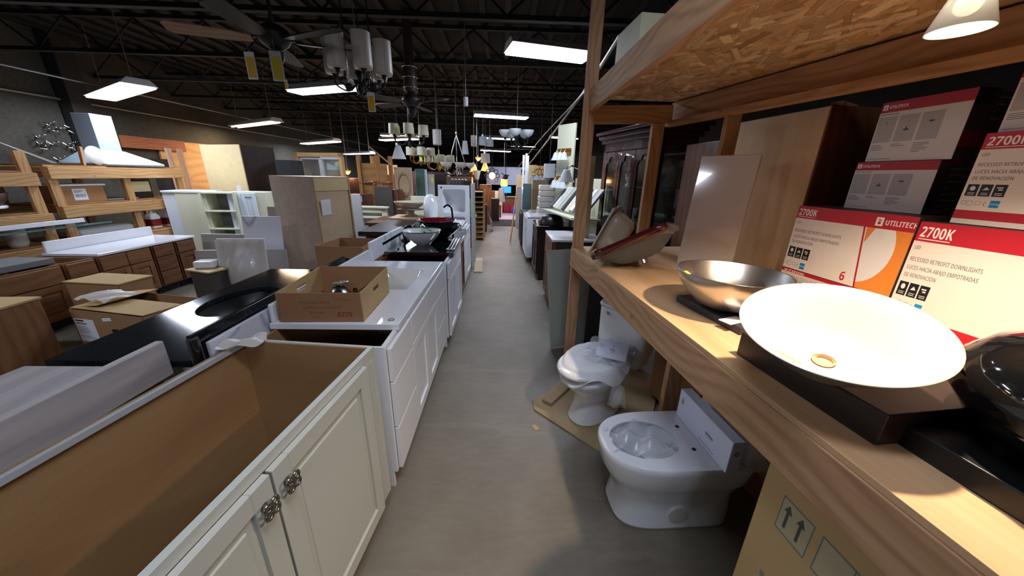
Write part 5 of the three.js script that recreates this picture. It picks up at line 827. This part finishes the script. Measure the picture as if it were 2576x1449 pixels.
tagCard('yellow tag in a clear sleeve hanging under the glass cylinder chandelier', atZ(932, 232, -3.7), .17);
for (const [u, v, z] of [[880, 170, -3.6], [915, 160, -3.8], [942, 170, -3.7]]) { const q = atZ(u, v + 60, z), t = thing('stem_pendant', 'long dark pendant stem with small cup in the glass cylinder cluster', 'pendant', q.toArray(), 0, 'pendant stems'); part(t, 'cup', lathe([[0, 0], [.03, .01], [.04, .05], [.01, .07]], 16), M.darkMetal); rodTo(t, .06, .008, M.chrome); }
chandelier('dark chandelier with cream drum shades under the brown fan', atZ(1030, 345, -5.6), { n: 6, r: .24, shade: SH.drum, s: 1.15, a0: .3 });
chandelier('chandelier with white tulip glass bowls below the middle aisle light', atZ(1300, 350, -6.2), { n: 5, r: .2, shade: SH.tulip, sm: M.frosted, s: 1.15, a0: .5 });
chandelier('brass chandelier with cream drum shades and a yellow card', atZ(1058, 395, -7.0), { n: 5, r: .2, shade: SH.drum, arm: M.brass, s: 1.2 }); tagCard('yellow price card on the brass chandelier', atZ(1058, 386, -6.8), .14, M.limeTag);
chandelier('ornate chandelier with tall cream shades next to the yellow card chandelier', atZ(1105, 412, -7.8), { n: 6, r: .26, shade: SH.drum, arm: M.brass, s: 1.25, a0: .2 });
chandelier('three-rod chandelier with clear glass bowls beside the ornate one', atZ(1150, 425, -6.6), { n: 5, r: .24, shade: SH.tulip, sm: M.wrapThick, arm: M.chrome, s: .95 });
for (const sx of [-.16, 0, .16]) { const p = atZ(1150, 425, -6.6); single('chandelier_rod', 'slanting chrome rod holding the glass bowl chandelier', 'rod', bar([p.x + sx, p.y + .05, p.z], [p.x - sx * .1, p.y + .62, p.z + .001], .01, 6), M.chrome, null, null, 'slanting chandelier rods'); }
function pendant(label, u, v, z, shade, m, s = 1, lit) { const p = atZ(u, v, z), t = thing('pendant_light', label, 'pendant light', p.toArray()); const h = part(t, 'shade', shade, m); h.scale.setScalar(s); part(t, 'cap', cyl(.03 * s, .03 * s, .04 * s, 14), M.chrome, [0, (shade === SH.cone ? .17 : shade === SH.bell ? 0 : .13) * s, 0]); rodTo(t, .1 * s, .006, M.conduit); if (lit) { part(t, 'bulb', new THREE.SphereGeometry(.04, 14, 10), lit, [0, .03, 0]); const l = new THREE.PointLight(0xffb060, .8, 0, 2); l.position.set(0, -.06, 0); l.castShadow = true; t.add(l); } return t; }
const WARM = std({ color: 0xffffff, emissive: 0xffa850, emissiveIntensity: 8 }), AMBER = phys({ color: 0xf4d0a0, roughness: .5, transmission: .5, thickness: 0, emissive: 0xffc078, emissiveIntensity: .9 });
pendant('tall white cone pendant beside the slanting chrome rods', 1170, 388, -6.8, lathe([[.02, .2], [.035, .2], [.06, 0], [.056, 0], [.02, .19]], 22), M.frosted, 1.15);
pendant('clear glass lantern pendant above the ornate chandelier', 1100, 365, -6.6, SH.jar, M.wrapThick, 1.05); pendant('small glass pendant behind the three-rod chandelier', 1192, 368, -8, SH.jar, M.wrapThick, .9); pendant('faceted white lamp shade pendant by the far roof light', 1215, 365, -7.5, SH.drum, M.frosted, 1.3); pendant('second faceted white lamp shade pendant by the far roof light', 1232, 368, -7.6, SH.drum, M.frosted, 1.2);
pendant('short grey cylinder pendant hanging alone above the aisle', 1172, 268, -5.5, SH.jar, M.paleGrey, .5);
pendant('white cone lamp shade hanging above the wooden crate rack', 1004, 400, -8.2, SH.cone, M.frosted, 1.75);
pendant('small lit bulb pendant with warm glow at the far end', 1203, 404, -10, SH.tulip, AMBER, .9, WARM); pendant('orange glowing glass shade over the far goods', 1192, 432, -13, SH.cone, AMBER, 1.7, WARM); pendant('second orange glowing glass shade over the far goods', 1220, 430, -13, SH.cone, AMBER, 1.7, WARM); pendant('pale blue square lantern with white top over the far aisle', 1221, 410, -12, SH.drum, M.frosted, 2.4); pendant('cream cone shade turned upwards at the far left of the aisle', 1200, 452, -9, lathe([[.04, 0], [.09, .2], [.085, .2], [.035, .005]], 22), M.shadeCream, 1.1); pendant('white beaded drum lamp glowing at the end of the aisle', 1268, 468, -14, SH.drum, AMBER, 2.2, WARM);
{ const p = atZ(1238, 442, -11), t = thing('flower_lamp', 'round glowing lamp with a dark flower-shaped frame at the aisle end', 'pendant light', p.toArray()); part(t, 'glowing_disc', new THREE.SphereGeometry(.1, 20, 14), std({ color: 0xffffff, emissive: 0xffcfa0, emissiveIntensity: 3 })); for (let i = 0; i < 8; i++) part(t, 'petal', tr(new THREE.TorusGeometry(.06, .012, 6, 16), Math.cos(i * .785) * .17, Math.sin(i * .785) * .17, 0), M.darkMetal); rodTo(t, .1, .008); const l = new THREE.PointLight(0xffc890, 1.2, 0, 2); l.position.set(0, -.2, .15); l.castShadow = true; t.add(l); }
for (const [u, v, z, lab] of [[875, 438, -9.5, 'small glowing amber lamp above the dark wardrobe'], [912, 442, -10.5, 'small glowing amber lamp seen through the crate rack'], [935, 440, -10.5, 'second small glowing amber lamp seen through the crate rack']]) pendant(lab, u, v, z, SH.tulip, AMBER, .9, WARM);
{ const p = atZ(1272, 445, -11.5), t = thing('hanging_bracket', 'black hanging scroll bracket at the end of the aisle', 'bracket', p.toArray()); part(t, 'hub', new THREE.SphereGeometry(.08, 16, 12), M.blackMatte); part(t, 'scroll', tube([[-.14, .12, 0], [-.05, .06, 0], [0, .02, 0], [.06, .06, 0], [.12, .03, 0]], .015, 16, 6), M.blackMatte); rodTo(t, .05, .012); }

// ---------------------------------------------------------------- goods further back, left of the aisle
{
  { const z = -9, a = atZ(898, 388, z), b = atZ(958, 385, z), t = thing('crate_rack', 'tall wooden rack of plywood crates behind the particleboard cabinet', 'rack', [(a.x + b.x) / 2, 0, z - .3], R(-8)), w = b.x - a.x, h = a.y;
    for (const sx of [-1, 1]) for (const sz of [0, 1]) part(t, 'post', bx(.09, h, .09, .004, 'y'), M.plyWall, [sx * (w / 2 - .05), h / 2, .3 - sz * .7]); for (const [y0, y1] of [[h - .62, h - .2], [h - 1.1, h - .72], [.7, 1.05], [.15, .55]]) part(t, 'crate', bx(w - .2, y1 - y0, .6, .006), M.plyWall, [0, (y0 + y1) / 2, 0]); part(t, 'rack_shelf', bx(w, .03, .75, .003), M.brownWood2, [0, h - .66, -.02]); }
  const U = [
    ['door_panel', 'dark grey tall panel standing left of the beige oval door', 'panel', 940, 985, 470, -7.6, .05, M.darkGrey],
    ['door_panel', 'beige tall door with an oval glass cut-out past the black counter', 'door', 990, 1034, 421, -8.2, .05, M.tanBack],
    ['tall_cabinet', 'reddish brown narrow cabinet beside the beige oval door', 'cabinet', 978, 1000, 478, -7.7, .4, M.brownWood],
    ['door_panel', 'white storm door with teal glass leaning past the beige door', 'door', 1043, 1072, 426, -8.8, .05, M.blueWhite],
    ['door_panel', 'pale grey door with yellow tag beside the storm door', 'door', 1073, 1091, 438, -8.9, .05, M.paleGrey],
    ['tall_cabinet', 'dark espresso tall cabinet behind the pale grey door', 'cabinet', 1088, 1125, 440, -9.4, .5, M.espresso],
    ['display_cabinet', 'brown wooden display case behind the upright white sink', 'cabinet', 1122, 1186, 445, -9.0, .5, M.brownWood],
    ['shutter_stack', 'dark slate panel leaning on the brown display case', 'panel', 1165, 1186, 455, -8.2, .06, M.slate],
    ['cream_crate', 'cream framed cabinet back standing behind the pedestal dish', 'cabinet', 1033, 1108, 494, -6.6, .08, M.creamWall],
    ['slim_mirror', 'slim pale frame standing beside the slate panel', 'panel', 1115, 1122, 477, -7.2, .05, M.paleGrey],
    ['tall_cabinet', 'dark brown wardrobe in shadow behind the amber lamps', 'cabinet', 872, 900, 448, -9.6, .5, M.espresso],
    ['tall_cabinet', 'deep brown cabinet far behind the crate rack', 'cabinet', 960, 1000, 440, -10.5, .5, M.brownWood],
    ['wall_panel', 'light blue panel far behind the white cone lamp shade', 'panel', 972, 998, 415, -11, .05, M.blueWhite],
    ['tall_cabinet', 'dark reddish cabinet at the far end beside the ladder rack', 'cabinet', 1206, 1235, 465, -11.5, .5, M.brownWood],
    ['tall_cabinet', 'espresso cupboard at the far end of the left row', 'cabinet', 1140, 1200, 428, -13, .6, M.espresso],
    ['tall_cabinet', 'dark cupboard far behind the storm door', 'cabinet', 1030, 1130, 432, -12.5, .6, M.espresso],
  ];
  for (const [n, l, c, u0, u1, v, z, d, m] of U) upright(n, l, c, u0, u1, v, z, d, m);
  { const p = atZ(1017, 465, -8.19); single('oval_window', 'oval etched glass insert of the beige tall door', 'glass', tr(new THREE.TorusGeometry(.17, .02, 8, 36), 0, 0, 0).scale(.8, 1.45, 1), M.rawWood, [p.x, p.y, -8.185]); }
  { const p = atZ(1058, 465, -8.78); single('storm_glass', 'teal glass insert of the white storm door', 'glass', bx(.22, .75, .02, .004), M.tealGlass, [p.x, p.y, -8.785]); }
  { const p = atZ(1086, 455, -8.8); tagCard('yellow tag stuck on the pale grey door', V(p.x, p.y + .1, -8.87), .16, M.limeTag); }
  // slanted grey shutters on the display case
  for (let i = 0; i < 5; i++) { const p = atZ(1135 + i * 8, 468, -8.7); single('roof_shutter', 'grey slanted louvre slat on the brown display case', 'shutter', bx(.05, .3, .3, .006), M.midGrey, [p.x, 1.35, -8.45], [0, 0, R(-30)], 'slanted grey slats'); }
  // pedestal dish on a plinth, leaning white basin, low table
  { let p = atZ(1056, 560, -5.9); const t = thing('side_table', 'low dark brown table carrying the stone pedestal dish', 'table', [-1.62, 0, -5.75]); part(t, 'top', bx(1.0, .04, .9, .006), M.brownWood, [0, .84, 0]); for (const [sx, sz] of [[-1, -1], [1, -1], [-1, 1], [1, 1]]) part(t, 'leg', bx(.07, .82, .07, .004, 'y'), M.brownWood, [sx * .42, .41, sz * .38]); part(t, 'apron', bx(.9, .12, .8, .004), M.brownWood, [0, .76, 0]);
    single('stone_block', 'rough beige stone block under the pedestal dish', 'block', bx(.6, .06, .5, .01), M.tanBack, [-1.5, .8915, -5.7]);
    const d = thing('pedestal_dish', 'beige stone pedestal dish sink on the rough stone block', 'sink', [-1.5, .922, -5.7]); part(d, 'dish', lathe([[.12, 0], [.1, .02], [.055, .04], [.05, .09], [.22, .11], [.2, .125], [.12, .13], [.24, .2], [.26, .235], [.25, .235], [.2, .19], [0, .16]], 40), M.bone);
    const b = thing('pedestal_basin', 'white pedestal basin leaning upright beside the stone dish', 'sink', [-1.14, .862, -5.55], R(20)); part(b, 'bowl', loft([[0, 0, 0, .07, .08], [.1, 0, 0, .11, .1], [.26, 0, -.02, .12, .09], [.38, 0, -.05, .08, .06], [.42, 0, -.06, .04, .03]], 40), M.porcelain); }
  { const p = atY(935, 580, .25), t = thing('framed_cabinet', 'cream open framed cabinet with white sink parts behind the particleboard cabinet', 'cabinet', [-2.35, 0, -6.3], R(-6)); for (const s of [-1, 1]) part(t, 'side_frame', bx(.09, .98, .06, .004, 'y'), M.creamWall, [s * .23, .49, 0]); part(t, 'top_rail', bx(.55, .1, .06, .004), M.creamWall, [0, .95, 0]); part(t, 'mid_rail', bx(.46, .04, .05, .003), M.creamWall, [0, .82, 0]); part(t, 'back_panel', bx(.5, .9, .02, .002), M.paleGrey, [0, .45, -.04]); part(t, 'top_lip', bx(.6, .03, .1, .003), M.creamWall, [0, 1.0, 0]);
    single('basin_part', 'white curved basin standing inside the cream framed cabinet', 'sink', loft([[0, 0, 0, .13, .1], [.25, 0, 0, .18, .14], [.42, .04, 0, .14, .1]], 32), M.porcelain, [-2.33, 0, -6.12]);
    const c = thing('carton', 'open brown carton on the floor beside the black granite top', 'carton', [-1.68, .0, -3.75], R(-4)); carton(c, .5, .86, .5, M.carton, false); part(c, 'hand_hole', bx(.1, .04, .003, .001), M.blackMatte, [.05, .72, .2515]);
    single('dark_plank_top', 'dark reddish plank lying behind the black counter', 'plank', bx(.5, .06, 1.1, .006, 'z'), M.espresso, [-1.46, .9, -4.6]); single('plank_support', 'dark wooden trestle under the reddish plank', 'trestle', bx(.4, .868, .9, .006, 'y'), M.espresso, [-1.46, .434, -4.6]); }
  // bottles on racks, star boxes
  { const p = atZ(905, 510, -8.3), t = thing('boxed_goods', 'dark printed boxes stacked low behind the grey end panel', 'box', [p.x, 0, -8.4]); part(t, 'lower_box', bx(.45, .7, .4, .005), M.blackMatte, [0, .35, 0]); part(t, 'upper_box', bx(.42, .4, .38, .005), plain(0x5a2e24, .6), [0, .9, 0]); part(t, 'label_sheet', bx(.16, .14, .004, .001), M.paper, [.02, 1.0, .193]); }
  // ladder-like wooden rack by the aisle
  { const z = -8.6, a = atZ(1190, 478, z), b = atZ(1216, 478, z), t = thing('wooden_rack', 'brown wooden rack with many thin shelves beside the aisle', 'rack', [(a.x + b.x) / 2, 0, z]), h = a.y, w = b.x - a.x; for (const s of [-1, 1]) for (const k of [0, 1]) part(t, 'post', bx(.03, h, .04, .003, 'y'), M.plyWall, [s * w / 2, h / 2, -k * .5]); for (let i = 0; i < 10; i++) part(t, 'shelf', bx(w, .02, .52, .003), M.plyWall, [0, h * (i + .6) / 10, -.25]); part(t, 'back_panel', bx(w, h, .015, .002), M.blackMatte, [0, h / 2, -.52]); }
  single('wood_stool', 'pale wooden trestle leg beside the upright white sink', 'trestle', flat([bx(.05, .75, .05, .003).translate(-.12, .375, 0), bx(.05, .75, .05, .003).translate(.12, .375, 0), bx(.34, .05, .06, .003).translate(0, .76, 0)]), M.tanPanel, [-.72, 0, -7.4]);
  single('green_bag', 'bright green plastic bag on the pale trestle by the aisle', 'bag', loft([[0, 0, 0, .07, .07, 3], [.12, 0, 0, .09, .08, 3], [.26, .01, 0, .05, .05, 2], [.34, 0, 0, .03, .03, 2]], 24), M.green, [-.72, .786, -7.4]);
  single('red_bucket', 'red bucket on the floor under the pale trestle', 'bucket', lathe([[0, 0], [.09, 0], [.11, .22], [.105, .22], [.085, .01], [0, .01]], 24), M.red, [-.72, 0, -7.75]);
  single('bamboo_pole', 'long pale pole leaning from the crate rack towards the roof', 'pole', bar(atZ(930, 370, -8.6).toArray(), atZ(985, 415, -8.0).toArray(), .018, 8), M.rawWood);
  single('fireplace_front', 'black fireplace surround standing on the floor at the far left of the aisle', 'fireplace', flat([bx(.08, .7, .3, .006).translate(-.22, .35, 0), bx(.08, .7, .3, .006).translate(.22, .35, 0), bx(.56, .1, .34, .006).translate(0, .73, 0), bx(.5, .06, .3, .006).translate(0, .03, 0)]), M.blackMatte, [-.72, 0, -10.1]);
  single('tilted_mirror', 'tilted white edged mirror leaning past the fireplace surround', 'mirror', bx(.03, .7, .5, .004), M.chrome, [-.36, .36, -10.3], [0, 0, R(14)]);
}
// ---------------------------------------------------------------- far end of the aisle
{
  const wz = -24; single('display_wall', 'white far display wall lit at the end of the aisle', 'wall panel', bx(5, 1.15, .1, .01), M.farWall, [1.4, 1.53, wz]); for (const x of [-.9, 3.7]) single('wall_post', x < 0 ? 'dark post under the end of the white far wall near the dressers' : 'dark post under the end of the white far wall behind the counter', 'post', bx(.12, .95, .1, .004), M.espresso, [x, .475, wz]);
  const t = thing('reception_counter', 'wooden counter with shelves at the end of the aisle', 'counter', [.9, 0, -16]); part(t, 'body', bx(2.6, .62, .6, .01), M.brownWood2, [0, .31, 0]); part(t, 'top', bx(2.7, .05, .7, .008), M.brownWood, [0, .645, 0]);
  const s = thing('monitor', 'blue glowing computer screen on the far counter', 'monitor', [.15, .671, -15.9]); part(s, 'screen', bx(.46, .28, .03, .006), std({ color: 0x111122, emissive: 0x2f7fe8, emissiveIntensity: 2.2 }), [0, .3, 0]); part(s, 'stand', bx(.1, .14, .06, .004), M.blackMatte, [0, .07, -.02]); const l = new THREE.RectAreaLight(0x3f8ff0, 2, .6, .34); l.position.set(0, .3, .03); l.rotation.y = Math.PI; s.add(l);
  const k = thing('shelf_rack', 'brown wall shelf rack with goods behind the far counter', 'shelf unit', [2.2, 0, -19.5]); part(k, 'back_panel', bx(2.4, 1.9, .04, .004), M.brownWood, [0, .95, -.2]); for (let i = 0; i < 6; i++) part(k, 'shelf', bx(2.4, .04, .4, .003), M.brownWood2, [0, .1 + i * .36, 0]);
  const c = thing('wooden_chair', 'brown wooden chair standing at the end of the aisle', 'chair', [-.35, 0, -13.5], R(40)); part(c, 'seat', bx(.45, .05, .45, .01), M.brownWood2, [0, .46, 0]); for (const [x, z] of [[-1, -1], [1, -1], [-1, 1], [1, 1]]) part(c, 'leg', bx(.05, .44, .05, .004, 'y'), M.brownWood2, [x * .19, .22, z * .19]); part(c, 'backrest', bx(.44, .5, .04, .008), M.brownWood2, [0, .75, -.2]);
  single('door_mat', 'dark doormat lying at the end of the aisle', 'mat', bx(1.0, .015, 1.6, .004), plain(0x2c2520, .9), [.12, .0075, -12.0]);
  single('pale_rug', 'pale lilac rug on the floor past the doormat', 'rug', bx(1.5, .012, 2.2, .004), plain(0xbcaeb4, .9), [.3, .006, -14.0]);
  for (let i = 0; i < 5; i++) single('gift_box', 'red patterned packet under the far counter', 'packet', bx(.26, .34 + .06 * (i % 2), .2, .01), i % 2 ? plain(0x8c2440, .5) : M.red, [-.1 + i * .28, .18 + .03 * (i % 2), -15.4], [0, rnd(-.2, .2), 0], 'red packets at the far counter');
  single('blue_jug', 'blue plastic jug among the red packets', 'jug', lathe([[0, 0], [.1, 0], [.11, .2], [.05, .28], [.03, .34], [0, .34]], 20), plain(0x2f4fb0, .4), [.5, 0, -15.0]);
  single('white_flag', 'white cloth hanging over a chair at the aisle end', 'cloth', sheet(.24, .5, 6, 10, (x, z) => [x * (1 + z), -z, .03 * Math.sin(x * 20)]), M.paper, [-.05, .88, -13.2]);
  upright('room_divider', 'pale beige room divider at the far end of the left row', 'panel', 1236, 1264, 480, -15, .06, M.creamWall); upright('dresser', 'dark dresser standing beside the aisle far down on the left', 'dresser', 1226, 1256, 500, -12.4, .5, M.espresso);
  // right side, far
  upright('display_case', 'teal glass display case past the right vanity row', 'display case', 1316, 1344, 462, -8.7, .6, phys({ color: 0x6f9496, roughness: .1, transmission: .3, thickness: 0 })); upright('door_stack', 'tall beige boards standing together past the glass case', 'panel', 1328, 1352, 415, -9.6, .3, M.tanPanel); upright('door_stack', 'yellow pine boards stacked upright beside the beige boards', 'panel', 1353, 1372, 417, -9.2, .3, M.plyWall); upright('door_stack', 'light wood boards behind the brass lamp cluster', 'panel', 1340, 1380, 450, -8.4, .2, M.tanBack); upright('brown_door', 'reddish brown door edge standing by the wrapped packs', 'door', 1338, 1350, 475, -8.45, .2, M.brownWood2);
  for (const [u, v] of [[1318, 390], [1331, 390], [1325, 386]]) { const p = atZ(u, v, -9.0); single('white_trim', 'tall white trim length standing past the glass case', 'trim', bx(.05, p.y, .05, .003, 'y'), M.whitePaint, [p.x, p.y / 2, -8.95 - rnd(0, .4)], null, 'white trim lengths'); }
  upright('grey_box_stack', 'pale grey tall carton at the far right of the aisle', 'carton', 1300, 1316, 470, -11, .6, M.paleGrey); upright('wood_partition', 'tan partition standing at the far right of the aisle', 'panel', 1300, 1322, 440, -14, .1, M.tanPanel);
  single('leaning_pole', 'long wooden pole leaning beside the right row far down the aisle', 'pole', bar([.2, .02, -8.3], [.37, 1.3, -8.9], .02, 8), M.pineWarm);
  { const p = atZ(1358, 440, -7.4), t = thing('chandelier', 'brass chandelier with small cups hung past the lamp display', 'chandelier', p.toArray()); part(t, 'frame', tr(new THREE.TorusGeometry(.17, .012, 8, 30), 0, 0, 0, R(90)), M.brass); for (let i = 0; i < 6; i++) { part(t, 'cup', SH.bell, M.frosted, [Math.cos(i) * .17, 0, Math.sin(i) * .17]); part(t, 'arm', tube([[0, .12, 0], [Math.cos(i) * .1, .1, Math.sin(i) * .1], [Math.cos(i) * .17, 0, Math.sin(i) * .17]], .008, 8, 5), M.brass); } rodTo(t, .1); }
  single('white_shade_box', 'white square lamp shade hung beside the brass chandelier', 'lamp shade', bx(.2, .26, .2, .01), M.frosted, [atZ(1382, 430, -6.9).x, atZ(1382, 430, -6.9).y, -6.9]); { const p = atZ(1382, 430, -6.9); single('shade_hook', 'thin wire holding the white square lamp shade', 'wire', bar([p.x, p.y + .13, -6.9], [p.x, HC - .01, -6.9], .004, 5), M.conduit); }
}
renderer.render(scene, camera);
